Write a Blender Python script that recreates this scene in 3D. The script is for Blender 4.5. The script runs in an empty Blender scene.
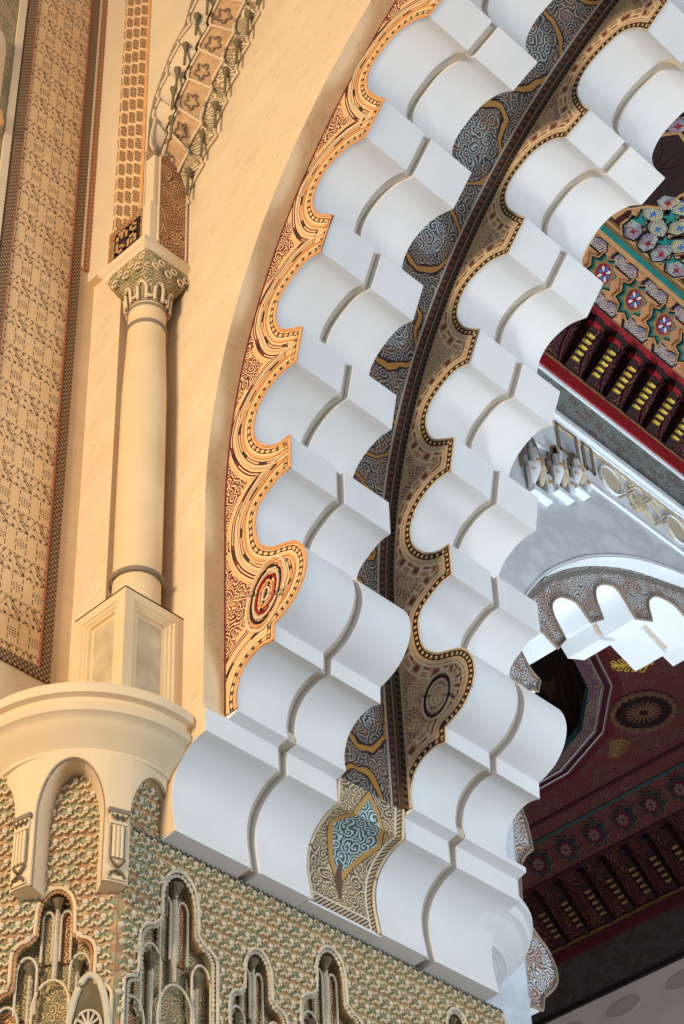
import bpy, bmesh, math, random
import numpy as np
from mathutils import Matrix, Vector
random.seed(7)
rng = np.random.default_rng(3)
PI = math.pi
C = bpy.context.scene.collection

# ------------------------------------------------------------------ camera
F = 2000.0
TH, RO, AZ = math.radians(42.33), 0.0533, math.radians(132.27)
_fw = np.array([math.cos(TH)*math.cos(AZ), math.cos(TH)*math.sin(AZ), math.sin(TH)])
_rt = np.array([math.sin(AZ), -math.cos(AZ), 0.0])
_dn = np.cross(_fw, _rt)
_r2 = math.cos(RO)*_rt + math.sin(RO)*_dn
_d2 = -math.sin(RO)*_rt + math.cos(RO)*_dn
R = np.stack([_r2, _d2, _fw], 1)

def ray(x, y): return R @ np.array([(x-342)/F, (y-512)/F, 1.0])
def onX(x, y, X): d = ray(x, y); return d*X/d[0]
def onY(x, y, Y): d = ray(x, y); return d*Y/d[1]
def onZ(x, y, Z): d = ray(x, y); return d*Z/d[2]
def XZ(pts, Y): return [(float(p[0]), float(p[2])) for p in (onY(a, b, Y) for a, b in pts)]
def YZ(pts, X): return [(float(p[1]), float(p[2])) for p in (onX(a, b, X) for a, b in pts)]

cam = bpy.data.cameras.new('camera'); co = bpy.data.objects.new('camera', cam); C.objects.link(co)
cam.sensor_fit = 'AUTO'; cam.sensor_width = 36; cam.lens = F/1024*36
cam.clip_end = 500
M = Matrix([[_r2[i], -_d2[i], -_fw[i], 0] for i in range(3)] + [[0, 0, 0, 1]])
co.matrix_world = M
bpy.context.scene.camera = co

# ------------------------------------------------------------------ materials
def lin(c):
    def f(v):
        v = v/255.0
        return v/12.92 if v <= 0.04045 else ((v+0.055)/1.055)**2.4
    return (f(c[0]), f(c[1]), f(c[2]), 1.0)

class V:
    def __init__(s, b, k): s.b = b; s.k = k
    def _m(s, op, *a): return s.b.math(op, s, *a)
    def __add__(s, o): return s._m('ADD', o)
    __radd__ = __add__
    def __sub__(s, o): return s._m('SUBTRACT', o)
    def __rsub__(s, o): return s.b.math('SUBTRACT', o, s)
    def __mul__(s, o): return s._m('MULTIPLY', o)
    __rmul__ = __mul__
    def __truediv__(s, o): return s._m('DIVIDE', o)
    def lt(s, o): return s._m('LESS_THAN', o)
    def gt(s, o): return s._m('GREATER_THAN', o)
    def frac(s): return s._m('FRACT')
    def floor(s): return s._m('FLOOR')
    def abs(s): return s._m('ABSOLUTE')
    def sin(s): return s._m('SINE')
    def sqrt(s): return s._m('SQRT')
    def min(s, o): return s._m('MINIMUM', o)
    def max(s, o): return s._m('MAXIMUM', o)
    def pp(s, o): return s._m('PINGPONG', o)
    def mod2(s): return (s*0.5).frac().gt(0.25)
    def band(s, a, c): return s.gt(a)*s.lt(c)

class B:
    def __init__(s, name):
        s.m = bpy.data.materials.new(name); s.m.use_nodes = True
        s.nt = s.m.node_tree; s.nt.nodes.clear()
        s._o = None
    def node(s, t): return s.nt.nodes.new(t)
    def put(s, sock, v):
        if isinstance(v, V): s.nt.links.new(v.k, sock)
        elif isinstance(v, bpy.types.NodeSocket): s.nt.links.new(v, sock)
        elif isinstance(v, (tuple, list)):
            sock.default_value = lin(v) if len(v) == 3 else v
        else: sock.default_value = v
    def math(s, op, *a):
        n = s.node('ShaderNodeMath'); n.operation = op
        for i, v in enumerate(a): s.put(n.inputs[i], v)
        return V(s, n.outputs[0])
    def obj(s):
        if s._o is None:
            t = s.node('ShaderNodeTexCoord'); x = s.node('ShaderNodeSeparateXYZ')
            s.nt.links.new(t.outputs['Object'], x.inputs[0])
            s._o = tuple(V(s, x.outputs[i]) for i in range(3)); s._v = t.outputs['Object']
        return s._o
    def vec(s): s.obj(); return s._v
    def attr(s, n):
        a = s.node('ShaderNodeAttribute'); a.attribute_name = n; return V(s, a.outputs['Fac'])
    def comb(s, x, y, z=0.0):
        n = s.node('ShaderNodeCombineXYZ')
        for i, v in enumerate((x, y, z)): s.put(n.inputs[i], v)
        return n.outputs[0]
    def noise(s, vec, sc, det=2.0):
        n = s.node('ShaderNodeTexNoise'); s.put(n.inputs['Vector'], vec)
        n.inputs['Scale'].default_value = sc; n.inputs['Detail'].default_value = det
        return V(s, n.outputs[0])
    def vor(s, vec, sc, feat='F1', rnd=1.0):
        n = s.node('ShaderNodeTexVoronoi'); n.feature = feat; n.voronoi_dimensions = '2D'
        s.put(n.inputs['Vector'], vec); n.inputs['Scale'].default_value = sc
        if 'Randomness' in n.inputs: n.inputs['Randomness'].default_value = rnd
        return n
    def mix(s, f, a, c):
        n = s.node('ShaderNodeMix'); n.data_type = 'RGBA'
        s.put(n.inputs['Factor'], f)
        ca = [i for i in n.inputs if i.type == 'RGBA']
        s.put(ca[0], a); s.put(ca[1], c)
        return [o for o in n.outputs if o.type == 'RGBA'][0]
    def curls(s, u, v, sc, turns=2.2, rnd=1.0):
        """spiral tendrils: returns a 0..1 ring phase per voronoi cell, the cell distance and a random number"""
        n1 = s.noise(s.comb(u, v), sc*0.9, 1.0); n2 = s.noise(s.comb(v, u, 3.0), sc*0.9, 1.0)
        uu = u + (n1-0.5)*(0.9/sc); vv = v + (n2-0.5)*(0.9/sc)
        w = s.vor(s.comb(uu, vv), sc, 'F1', rnd)
        sp = s.node('ShaderNodeSeparateXYZ'); s.nt.links.new(w.outputs['Position'], sp.inputs[0])
        dx = uu - V(s, sp.outputs[0]); dy = vv - V(s, sp.outputs[1])
        ang = s.math('ARCTAN2', dy, dx)*(1/(2*PI))
        d = V(s, w.outputs['Distance'])
        hs = s.node('ShaderNodeSeparateColor'); s.nt.links.new(w.outputs['Color'], hs.inputs[0])
        return (d*turns*1.6 + ang).frac(), d, V(s, hs.outputs[0])
    def done(s, col, rough=0.8, height=None, strength=0.5, metal=0.0, dist=0.02):
        o = s.node('ShaderNodeOutputMaterial'); p = s.node('ShaderNodeBsdfPrincipled')
        s.put(p.inputs['Base Color'], col); p.inputs['Roughness'].default_value = rough
        p.inputs['Metallic'].default_value = metal
        p.inputs['Specular IOR Level'].default_value = 0.25
        if height is not None:
            bm = s.node('ShaderNodeBump'); s.put(bm.inputs['Height'], height)
            bm.inputs['Strength'].default_value = strength; bm.inputs['Distance'].default_value = dist
            s.nt.links.new(bm.outputs[0], p.inputs['Normal'])
        s.nt.links.new(p.outputs[0], o.inputs[0])
        return s.m

def plain(name, c, rough=0.8, var=0.05, sc=2.5, metal=0.0):
    b = B(name); n = b.noise(b.vec(), sc, 4.0)
    d = tuple(max(0, v*(1-var*2)) for v in c); e = tuple(min(255, v*(1+var)) for v in c)
    return b.done(b.mix(n, d, e), rough, n, 0.15, metal)

MT = {}
MT['white'] = plain('white_plaster', (226, 223, 220), .75, .03, 1.6)
MT['groove'] = plain('shaded_groove_plaster', (196, 182, 164), .85, .04)  # browner than the white ribs: the groove's shade put into the colour
MT['cream'] = plain('cream_plaster', (222, 196, 158), .8, .04, 1.2)
MT['stone'] = plain('column_stone', (222, 192, 148), .6, .03, 3)
MT['ring'] = plain('ring_stone', (134, 116, 98), .6, .04, 3)
MT['grey'] = plain('grey_marble', (176, 180, 186), .6, .06, 1.3)
MT['bgwhite'] = plain('cool_white_plaster', (218, 222, 226), .7, .03, 1.3)
MT['floor'] = plain('floor_marble', (176, 174, 172), .4, .05, .6)
MT['gold'] = plain('gold_leaf', (226, 192, 80), .35, .08, 8)
MT['red'] = plain('red_paint', (150, 26, 34), .6, .1, 6)
MT['maroon'] = plain('maroon_wood', (66, 22, 28), .7, .25, 5)
MT['darkwood'] = plain('dark_wood', (40, 20, 20), .7, .3, 4)
MT['teal'] = plain('teal_paint', (28, 124, 118), .6, .1, 6)
MT['black'] = plain('black_paint', (34, 30, 30), .6, .1, 6)
MT['tan'] = plain('tan_paint', (196, 146, 96), .7, .1, 6)
MT['blue'] = plain('blue_paint', (60, 112, 176), .6, .1, 9)
MT['petal'] = plain('white_petal_paint', (214, 222, 212), .6, .1, 9)
MT['orange'] = plain('orange_plaster', (222, 160, 102), .75, .08, 5)
MT['pend'] = plain('olive_pendant_paint', (124, 108, 76), .85, .1, 9)
MT['carved_tan'] = plain('carved_tan_plaster', (206, 164, 118), .8, .12, 12)
MT['dark_relief'] = plain('dark_carved_recess', (112, 98, 72), .85, .2, 9)
MT['beige'] = plain('beige_plaster', (204, 188, 160), .8, .06, 4)
MT['bead'] = plain('bead_plaster', (206, 192, 166), .75, .1, 8)

def m_wall():
    b = B('cream_wall_plaster'); x, y, z = b.obj()
    n = b.noise(b.comb(x*0.5+z*0.45, z*1.2-x*0.9, y), 1.6, 6.0)
    w = b.noise(b.comb(x*0.3+z*0.25, (z-x*0.8)*2.2, y), 2.2, 3.0)
    crack = (w-0.5).abs().lt(0.006)
    c = b.mix(n, (210, 180, 138), (230, 206, 170))
    c = b.mix(crack*0.3, c, (164, 130, 88))
    return b.done(c, .8, n, .2)
MT['wall'] = m_wall()

def m_marble():
    b = B('grey_veined_marble'); x, y, z = b.obj()
    n = b.noise(b.comb(x, y*0.6+z, z*1.6-y), .9, 6.0)
    v = (n-0.5).abs()
    c = b.mix((v*9).min(1.0), (186, 188, 192), (204, 206, 210))
    return b.done(c, .55)
MT['marble'] = m_marble()

def m_pedestal():
    b = B('pedestal_marble_panel'); n = b.noise(b.vec(), 2.6, 6.0)
    return b.done(b.mix((n*2.2-0.6).min(1.0).max(0.0), (170, 146, 114), (214, 190, 152)), .5)
MT['pedmarble'] = m_pedestal()

def m_rib_face(name, base, red, cream, dark, fill2, k=1.0):
    """carved spandrel: bands follow the lobes, spiral leaf work fills the rest"""
    b = B(name); x, y, z = b.obj()
    d = b.attr('d'); s = b.attr('s'); e = b.attr('e')
    ph, dd, rn = b.curls(x, z, 7.0*k, 2.0)
    ground = b.mix(rn.gt(.62), red, fill2)
    c = b.mix(ph.lt(.46), ground, cream)
    c = b.mix(ph.lt(.13), c, dark)
    # strap bands round the lobes
    n = b.noise(b.comb(x, z), 3.0, 1.0)
    dw = d + (n-0.5)*0.03 + ((s*1.6).pp(0.5)-0.25)*0.05
    blk = (s*1.7).frac(); bl2 = (s*2.9+0.3).frac()
    zone = dw.lt(.47)
    c2 = b.mix(dw.band(.20, .255), base, dark)
    c2 = b.mix(dw.band(.207, .248)*bl2.gt(.35), c2, fill2)
    c2 = b.mix(dw.band(.222, .233)*bl2.gt(.35), c2, cream)
    c2 = b.mix(dw.band(.255, .268).max(dw.band(.325, .338)), c2, cream)
    c2 = b.mix(dw.band(.338, .40), c2, dark)
    c2 = b.mix(dw.band(.345, .393)*blk.gt(.2), c2, red)
    c2 = b.mix(dw.band(.362, .376)*blk.band(.3, .9), c2, cream)
    c2 = b.mix(dw.band(.40, .412), c2, cream)
    c2 = b.mix(dw.band(.412, .47)*blk.gt(.72), c2, c)
    c = b.mix(zone, c, c2)
    # chain border along the lobes
    ch = (s/0.10).frac()
    c = b.mix(d.lt(.20), c, base)
    c = b.mix(d.band(.04, .105), c, dark)
    c = b.mix(d.band(.05, .095)*((ch-0.5).abs()+(d-0.0725).abs()*9).lt(.40), c, base)
    c = b.mix(d.band(.105, .125), c, cream)
    c = b.mix(d.band(.185, .20), c, cream)
    # red line and cream edge along the outer curve
    c = b.mix(e.lt(.09), c, red)
    c = b.mix(e.lt(.035), c, cream)
    h = ph.lt(.46)
    return b.done(c, .75, h, .5)
MT['face_front'] = m_rib_face('carved_orange_and_red_stucco', (226, 178, 122), (124, 44, 36), (234, 208, 160), (70, 48, 38), (170, 104, 66))

def m_rib_face2():
    b = B('carved_tan_and_grey_stucco'); x, y, z = b.obj()
    d = b.attr('d'); s = b.attr('s'); e = b.attr('e')
    ph, dd, rn = b.curls(x, z, 6.5, 2.2)
    c = b.mix(rn.gt(.5), (206, 168, 122), (164, 108, 88))
    c = b.mix(ph.band(.30, .62), c, (206, 190, 160))
    c = b.mix(ph.lt(.12), c, (84, 66, 56))
    # key band following the lobes
    t = (s/0.25).frac(); v = (d-0.17)/0.16
    key = t.lt(.12).max(v.band(.42, .58)*t.lt(.62)).max(t.band(.5, .62)*v.gt(.42)).max(v.lt(.14))
    zc = b.mix(key, (194, 150, 108), (226, 206, 172))
    zc = b.mix((t.band(.2, .44)*v.band(.2, .36)).max(t.band(.7, .94)*v.band(.3, .8)), zc, (128, 72, 62))
    c = b.mix(d.band(.17, .33), c, zc)
    c = b.mix(d.band(.33, .35), c, (226, 206, 172))
    ch = (s/0.085).frac()
    c = b.mix(d.lt(.16), c, (200, 162, 116))
    c = b.mix(d.band(.02, .10), c, (48, 36, 34))
    c = b.mix(d.band(.04, .08)*ch.lt(.4), c, (206, 172, 122))
    c = b.mix(d.band(.125, .145), c, (190, 178, 156))
    # twin border lines at the corner with the dark soffit
    c = b.mix(e.lt(.24), c, (104, 82, 68))
    c = b.mix(e.band(.20, .24).max(e.lt(.04)), c, (186, 168, 140))
    c = b.mix(e.band(.13, .20)*((e*9.0+s*0).frac().gt(-1))*(((x+z)/0.1).frac().lt(.5)), c, (44, 36, 36))
    return b.done(c, .75, ph.band(.3, .62), .4)
MT['face_rear'] = m_rib_face2()

def m_soffit():
    b = B('dark_painted_soffit'); s = b.attr('s'); y = b.attr('y')
    ph, dd, rn = b.curls(s, y, 6.5, 2.2)
    c = b.mix(rn.gt(.45), (96, 64, 46), (60, 52, 52))
    c = b.mix(ph.band(.28, .60), c, (150, 146, 134))
    c = b.mix(ph.band(.60, .72), c, (96, 54, 40))
    # large ochre cartouches
    t = (s/1.5).frac()-0.5
    q = ((t*t*4.0 + (y-0.45)*(y-0.45)*3.2).sqrt())*0.72 + ((s*6.0).sin()*0.04)
    n = b.noise(b.comb(s, y), 3.0, 1.0)
    q2 = q + (n-0.5)*0.3
    c = b.mix(q2.band(.50, .565), c, (166, 116, 56))
    c = b.mix(q2.band(.565, .59).max(q2.band(.475, .50)), c, (40, 26, 26))
    c = b.mix(q2.lt(.3)*ph.band(.2, .62), c, (166, 180, 178))
    # borders
    c = b.mix(y.gt(.84), c, (70, 54, 50))
    c = b.mix(y.band(.84, .87).max(y.gt(.965)), c, (176, 160, 136))
    ch = ((s+y*0.4)/0.11).frac()
    c = b.mix(y.band(.89, .95)*ch.lt(.5), c, (128, 84, 62))
    return b.done(c, .6, ph.band(.28, .6), .4)
MT['soffit'] = m_soffit()

def m_pendant():
    b = B('carved_painted_spring_panel'); s = b.attr('s'); y = b.attr('y')
    ph, dd, rn = b.curls(s, y, 7.5, 2.0)
    c = b.mix(rn.gt(.5), (104, 84, 68), (140, 114, 84))
    c = b.mix(ph.band(.25, .66), c, (206, 186, 150))
    # blue-grey vase shaped field
    sy = (y-0.5).abs(); 
    n = b.noise(b.comb(s, y), 3.0, 1.0)
    f = sy*1.2 + (s-0.62).abs()*0.62 + (n-0.5)*0.14
    c = b.mix(f.lt(.34), c, (86, 92, 92))
    c = b.mix(f.lt(.34)*ph.band(.25, .66), c, (186, 208, 206))
    c = b.mix(f.band(.34, .42), c, (190, 146, 82))
    c = b.mix(f.band(.42, .435), c, (70, 48, 36))
    tr = (sy + (s-1.22).abs()*0.2).lt(.06)*s.gt(.98)
    c = b.mix(tr, c, (104, 78, 60))
    edge = y.gt(.88).max(y.lt(.05)).max(s.gt(1.55))
    c = b.mix(edge, c, (92, 76, 66))
    ch = ((s+y)/0.055).frac().lt(.5)
    c = b.mix(edge*ch, c, (190, 168, 134))
    c = b.mix(y.band(.86, .885).max(s.band(1.54, 1.565)*y.lt(.88)).max(y.band(.045, .065)), c, (222, 206, 176))
    return b.done(c, .7, ph.band(.25, .66), .6)
MT['pendant'] = m_pendant()

def m_panel():
    """brown carved panel: interlaced line work with dark rosettes"""
    b = B('carved_brown_panel'); x, y, z = b.obj()
    u = b.attr('u'); v = b.attr('v')
    U = u/0.62; W = v/0.66
    row = W.floor(); odd = (row*0.5).frac().gt(0.25)
    fu = U.frac(); fv = W.frac()
    # zigzag lines
    z1 = ((fu*2).pp(.5)*0.9 + fv*1.0)
    l1 = ((z1*4.0).frac()-0.5).abs().lt(.055)
    l2 = (((fu*2).pp(.5)*0.9 - fv + 2.0)*4.0).frac().lt(.1)
    base = b.mix(b.noise(b.vec(), 3.0, 3.0), (214, 172, 120), (230, 190, 138))
    vert = ((fu*4).frac()-0.5).abs().lt(.05)*((fv*6).frac().gt(.3))
    c = b.mix((l1*fv.lt(.5)).max(l2*fv.gt(.5)*0.0).max(vert*fv.gt(.5)), base, (126, 88, 54))
    # dark rosettes
    ru = ((u/0.31).frac()-0.5)*0.31; rv = (fv-0.75)*0.66
    a = ru.abs().max(rv.abs()); di = (ru.abs()+rv.abs())
    ros = a.lt(.062).max(di.lt(.085))
    dots = ((u/0.036).frac().lt(.55))*((v/0.036).frac().lt(.55))
    c = b.mix(ros*dots, c, (80, 66, 52))
    # hatched diagonals
    hz = fv.band(.06, .46)
    tri = ((ru/0.31 + (fv-.26)*1.1).abs()).lt(.11)
    c = b.mix(hz*tri*(((u+v)/0.05).frac().lt(.45)), c, (96, 74, 50))
    dt = hz*((u/0.103).frac()-.5).abs().lt(.16)*((v/0.11).frac()-.5).abs().lt(.15)
    c = b.mix(dt, c, (96, 66, 44))
    hl = (fv-.05).abs().lt(.012).max((fv-.47).abs().lt(.012))
    c = b.mix(hl*((u/0.07).frac().lt(.6)), c, (104, 76, 48))
    return b.done(c, .85, l1, .3)
MT['panel'] = m_panel()

def m_border(name, c1, c2, c3, p=0.075):
    b = B(name); u = b.attr('u'); v = b.attr('v')
    a = ((u+v)/p).frac().lt(.45); d = ((u-v)/p).frac().lt(.45)
    c = b.mix(a, c1, c2); c = b.mix(d*(1.0-a), c, c3)
    return b.done(c, .8, a, .4)
MT['border_dark'] = m_border('dark_chequer_border', (180, 142, 96), (74, 66, 54), (120, 84, 60))
MT['border_brown'] = m_border('brown_leaf_border', (206, 160, 112), (150, 88, 62), (176, 120, 84), .09)
MT['edge_trim'] = m_border('black_white_twist', (150, 142, 130), (62, 58, 54), (110, 100, 92), .07)

def m_scale():
    b = B('carved_scale_strip'); u = b.attr('u'); v = b.attr('v')
    U = u/0.17; col = U.floor(); fu = U.frac()-0.5
    fw = (v/0.30 + (col*0.5).frac() + fu*0.7 + ((u*9.0+v*4.0).sin())*0.05).frac()-0.5
    e = 0.5-(fu.abs()*1.0).max(fw.abs()*1.02 + fu.abs()*0.12)
    ph, dd, rn = b.curls(u, v, 9.0, 2.0)
    c = b.mix(ph.lt(.42), (100, 84, 62), (196, 146, 100))
    c = b.mix(e.lt(.07), c, (230, 186, 136))
    return b.done(c, .85, e.lt(.07), .5)
MT['scale'] = m_scale()

def m_leaf(name, g, l1, l2, sc=10.0):
    b = B(name); u = b.attr('u'); v = b.attr('v')
    ph, dd, rn = b.curls(u, v, sc, 2.2)
    c = b.mix(ph.lt(.5), g, l1); c = b.mix(rn.gt(.6)*ph.lt(.3), c, l2)
    return b.done(c, .8, ph.lt(.5), .6)
MT['leaf_warm'] = m_leaf('carved_leaf_stucco', (104, 74, 48), (212, 164, 112), (180, 110, 76))
MT['leaf_bold'] = m_leaf('bold_red_leaf_stucco', (112, 84, 56), (222, 170, 120), (180, 112, 80), 6.0)
MT['leaf_pale'] = m_leaf('pale_carved_cell', (150, 128, 92), (222, 196, 152), (170, 140, 100), 7.0)
MT['leaf_green'] = m_leaf('carved_green_leaf_stucco', (108, 104, 80), (200, 166, 116), (128, 122, 84), 9.0)
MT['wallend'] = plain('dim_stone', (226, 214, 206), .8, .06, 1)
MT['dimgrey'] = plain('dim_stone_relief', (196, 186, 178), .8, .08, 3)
MT['dimred'] = plain('shaded_red_paint', (92, 30, 36), .7, .15, 5)  # side room copies of the paints, darkened: its shade put into the colour
MT['dimteal'] = plain('shaded_teal_paint', (44, 78, 74), .7, .15, 5)
MT['dimpetal'] = plain('shaded_petal_paint', (120, 104, 96), .7, .15, 5)
MT['dimtan'] = plain('shaded_tan_paint', (112, 78, 62), .7, .15, 5)
MT['leaf_cool'] = m_leaf('grey_floral_band', (70, 84, 80), (168, 172, 168), (140, 104, 84), 7.0)
MT['leaf_dark'] = m_leaf('dark_floral_band', (62, 56, 56), (94, 90, 86), (88, 62, 56), 5.0)
MT['face_bg'] = m_leaf('grey_carved_spandrel', (88, 84, 84), (196, 190, 184), (170, 118, 86), 5.5)
MT['ceil_red'] = m_leaf('red_painted_ceiling', (84, 34, 40), (112, 60, 56), (104, 84, 72), 4.5)
MT['brk_zone'] = m_leaf('maroon_bracket_board', (42, 18, 22), (84, 40, 38), (110, 70, 50), 3.0)
MT['dome'] = m_leaf('dark_dome_wood', (26, 12, 12), (46, 22, 18), (60, 40, 22), .8)
MT['ring_blue'] = m_leaf('blue_and_gold_ring', (34, 66, 104), (150, 112, 62), (132, 46, 44), 4.0)
MT['cartouche'] = m_leaf('flower_cartouche', (120, 60, 56), (190, 186, 176), (70, 116, 160), 8.0)
MT['flower_band'] = m_leaf('orange_flower_board', (182, 122, 84), (208, 150, 102), (176, 116, 90), 5.0)
MT['olive'] = m_leaf('olive_border_board', (118, 86, 48), (140, 108, 64), (104, 92, 72), 14.0)
MT['gem'] = m_leaf('painted_gem', (74, 104, 150), (206, 200, 160), (170, 80, 84), 9.0)
MT['gem_gold'] = m_leaf('painted_gold_gem', (64, 92, 140), (226, 206, 120), (200, 190, 150), 9.0)

def m_ground(name, c1, c2, c3):
    b = B(name); w = b.vor(b.comb(b.attr('u'), b.attr('v')), 11.0, 'F1', 1.0)
    hs = b.node('ShaderNodeSeparateColor'); b.nt.links.new(w.outputs['Color'], hs.inputs[0])
    r = V(b, hs.outputs[0])
    c = b.mix(r.gt(.4), c1, c2); c = b.mix(r.gt(.75), c, c3)
    return b.done(c, .9)
MT['ground'] = m_ground('painted_pattern_ground', (186, 152, 108), (148, 146, 110), (164, 126, 94))
MT['green'] = plain('green_painted_strap', (130, 142, 108), .85, .1, 9)
MT['strap'] = plain('cream_strap', (216, 192, 154), .85, .06, 9)

# ------------------------------------------------------------------ mesh builder
class MB:
    def __init__(s): s.v = []; s.f = []; s.at = {}
    def add(self, vs, fs, **at):
        o = len(self.v); self.v += [tuple(map(float, p)) for p in vs]
        self.f += [tuple(i+o for i in f) for f in fs]
        for k in at:
            self.at.setdefault(k, {}).update({o+i: float(a) for i, a in enumerate(at[k])})
        return self
    def quad(s, a, b, c, d): return s.add([a, b, c, d], [(0, 1, 2, 3)])
    def box(s, lo, hi):
        x0, y0, z0 = lo; x1, y1, z1 = hi
        return s.add([(x0, y0, z0), (x1, y0, z0), (x1, y1, z0), (x0, y1, z0), (x0, y0, z1), (x1, y0, z1), (x1, y1, z1), (x0, y1, z1)],
                     [(3, 2, 1, 0), (4, 5, 6, 7), (0, 1, 5, 4), (1, 2, 6, 5), (2, 3, 7, 6), (3, 0, 4, 7)])
    def frustum(s, lo, hi, ins, axis_top=True):
        """box whose top face is inset (a chamfered block), local z up"""
        x0, y0, z0 = lo; x1, y1, z1 = hi; i = ins
        return s.add([(x0, y0, z0), (x1, y0, z0), (x1, y1, z0), (x0, y1, z0), (x0+i, y0+i, z1), (x1-i, y0+i, z1), (x1-i, y1-i, z1), (x0+i, y1-i, z1)],
                     [(3, 2, 1, 0), (4, 5, 6, 7), (0, 1, 5, 4), (1, 2, 6, 5), (2, 3, 7, 6), (3, 0, 4, 7)])
    def prism(s, poly, f0, f1):
        """poly: 2-D points; f0/f1 map a 2-D point to its 3-D place on either end"""
        n = len(poly)
        vs = [f0(p) for p in poly] + [f1(p) for p in poly]
        fs = [tuple(range(n)), tuple(range(2*n-1, n-1, -1))] + [(i, i+n, (i+1) % n+n, (i+1) % n) for i in range(n)]
        return s.add(vs, fs)
    def strip(self, path, f0, f1, **at):
        n = len(path)
        return self.add([f0(p) for p in path]+[f1(p) for p in path], [(i, i+1, i+1+n, i+n) for i in range(n-1)], **at)
    def lathe(s, prof, cx, cy, seg=40, a0=0.0, a1=2*PI):
        full = abs(a1-a0-2*PI) < 1e-6; n = len(prof); m = seg if full else seg+1
        vs = []
        for j in range(m):
            a = a0+(a1-a0)*j/seg
            vs += [(cx+r*math.cos(a), cy+r*math.sin(a), z) for r, z in prof]
        fs = []
        for j in range(seg):
            k = (j+1) % m
            fs += [(j*n+i, k*n+i, k*n+i+1, j*n+i+1) for i in range(n-1)]
        return s.add(vs, fs)
    def tube(s, pts, r, seg=6, closed=False):
        P = [np.array(p, float) for p in pts]; n = len(P); vs = []
        for i in range(n):
            if closed: t = P[(i+1) % n]-P[i-1]
            else: t = P[min(i+1, n-1)]-P[max(i-1, 0)]
            t = t/(np.linalg.norm(t)+1e-9)
            h = np.array((0, 0, 1.0)) if abs(t[2]) < .9 else np.array((1.0, 0, 0))
            a = np.cross(t, h); a /= np.linalg.norm(a); b = np.cross(t, a)
            rr = r[i] if isinstance(r, (list, tuple)) else r
            vs += [P[i]+rr*(math.cos(q)*a+math.sin(q)*b) for q in (2*PI*k/seg for k in range(seg))]
        fs = []
        for i in range(n if closed else n-1):
            j = (i+1) % n
            fs += [(i*seg+k, i*seg+(k+1) % seg, j*seg+(k+1) % seg, j*seg+k) for k in range(seg)]
        if not closed: fs += [tuple(range(seg-1, -1, -1)), tuple((n-1)*seg+k for k in range(seg))]
        return s.add(vs, fs)
    def dome(s, c, r, h, ax, ay, az, seg=7):
        c, ax, ay, az = (np.array(t, float) for t in (c, ax, ay, az)); vs = []
        for rr, hh in ((1, 0), (.8, .65)):
            vs += [c+r*rr*(math.cos(q)*ax+math.sin(q)*ay)+az*h*hh for q in (2*PI*k/seg for k in range(seg))]
        vs.append(c+az*h)
        fs = [(k, (k+1) % seg, seg+(k+1) % seg, seg+k) for k in range(seg)] + [(seg+k, seg+(k+1) % seg, 2*seg) for k in range(seg)]
        return s.add(vs, fs)
    def ball(s, c, r, seg=6):
        cx, cy, cz = c; vs = []; fs = []
        R_ = (-.6, 0, .6)
        vs.append((cx, cy, cz-r))
        for h in R_:
            q = math.sqrt(1-h*h)
            vs += [(cx+r*q*math.cos(2*PI*k/seg), cy+r*q*math.sin(2*PI*k/seg), cz+r*h) for k in range(seg)]
        vs.append((cx, cy, cz+r)); L = len(vs)-1
        for k in range(seg):
            kk = (k+1) % seg
            fs.append((0, 1+kk, 1+k))
            for j in range(2): fs.append((1+j*seg+k, 1+j*seg+kk, 1+(j+1)*seg+kk, 1+(j+1)*seg+k))
            fs.append((1+2*seg+k, 1+2*seg+kk, L))
        return s.add(vs, fs)
    def uv(s, fn):
        uvs = [fn(p) for p in s.v]
        s.at['u'] = {i: float(t[0]) for i, t in enumerate(uvs)}; s.at['v'] = {i: float(t[1]) for i, t in enumerate(uvs)}
        return s
    def build(s, name, mat, parent=None, smooth=30, origin=None, fix=True):
        me = bpy.data.meshes.new(name)
        vs = np.array(s.v, float)
        if parent is not None: off = WL[parent.name]
        elif origin is not None: off = np.array(origin, float)
        else:
            off = (vs.min(0)+vs.max(0))/2; off[2] = vs[:, 2].min()
        me.from_pydata([tuple(p) for p in vs-off], [], s.f)
        for k, d in s.at.items():
            a = me.attributes.new(k, 'FLOAT', 'POINT')
            a.data.foreach_set('value', [d.get(i, 0.0) for i in range(len(s.v))])
        if fix:
            bm = bmesh.new(); bm.from_mesh(me)
            big = [f for f in bm.faces if len(f.verts) > 4]
            if big: bmesh.ops.triangulate(bm, faces=big)
            bmesh.ops.recalc_face_normals(bm, faces=bm.faces)
            bm.to_mesh(me); bm.free()
        if smooth:
            me.polygons.foreach_set('use_smooth', [True]*len(me.polygons))
            me.set_sharp_from_angle(angle=math.radians(smooth))
        me.materials.append(MT[mat])
        o = bpy.data.objects.new(name, me); C.objects.link(o)
        if parent is not None:
            o.parent = parent; WL[o.name] = off
        else:
            o.location = off; WL[o.name] = off
        return o
WL = {}

def tag(o, label, cat, group=None, kind=None):
    if label: o['label'] = label
    if cat: o['category'] = cat
    if group: o['group'] = group
    if kind: o['kind'] = kind
    return o
def thing(name, loc, label, cat, group=None):
    o = bpy.data.objects.new(name, None); C.objects.link(o); o.location = tuple(map(float, loc))
    o.empty_display_size = .2
    WL[o.name] = np.array(loc, float)
    return tag(o, label, cat, group)
def struct(o, label=None, cat=None):
    o['kind'] = 'structure'
    if label: o['label'] = label
    if cat: o['category'] = cat
    return o
def copy_tree(o, parent=None):
    c = o.copy(); C.objects.link(c)
    if parent is not None: c.parent = parent
    for ch in list(o.children): copy_tree(ch, c)
    return c

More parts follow.
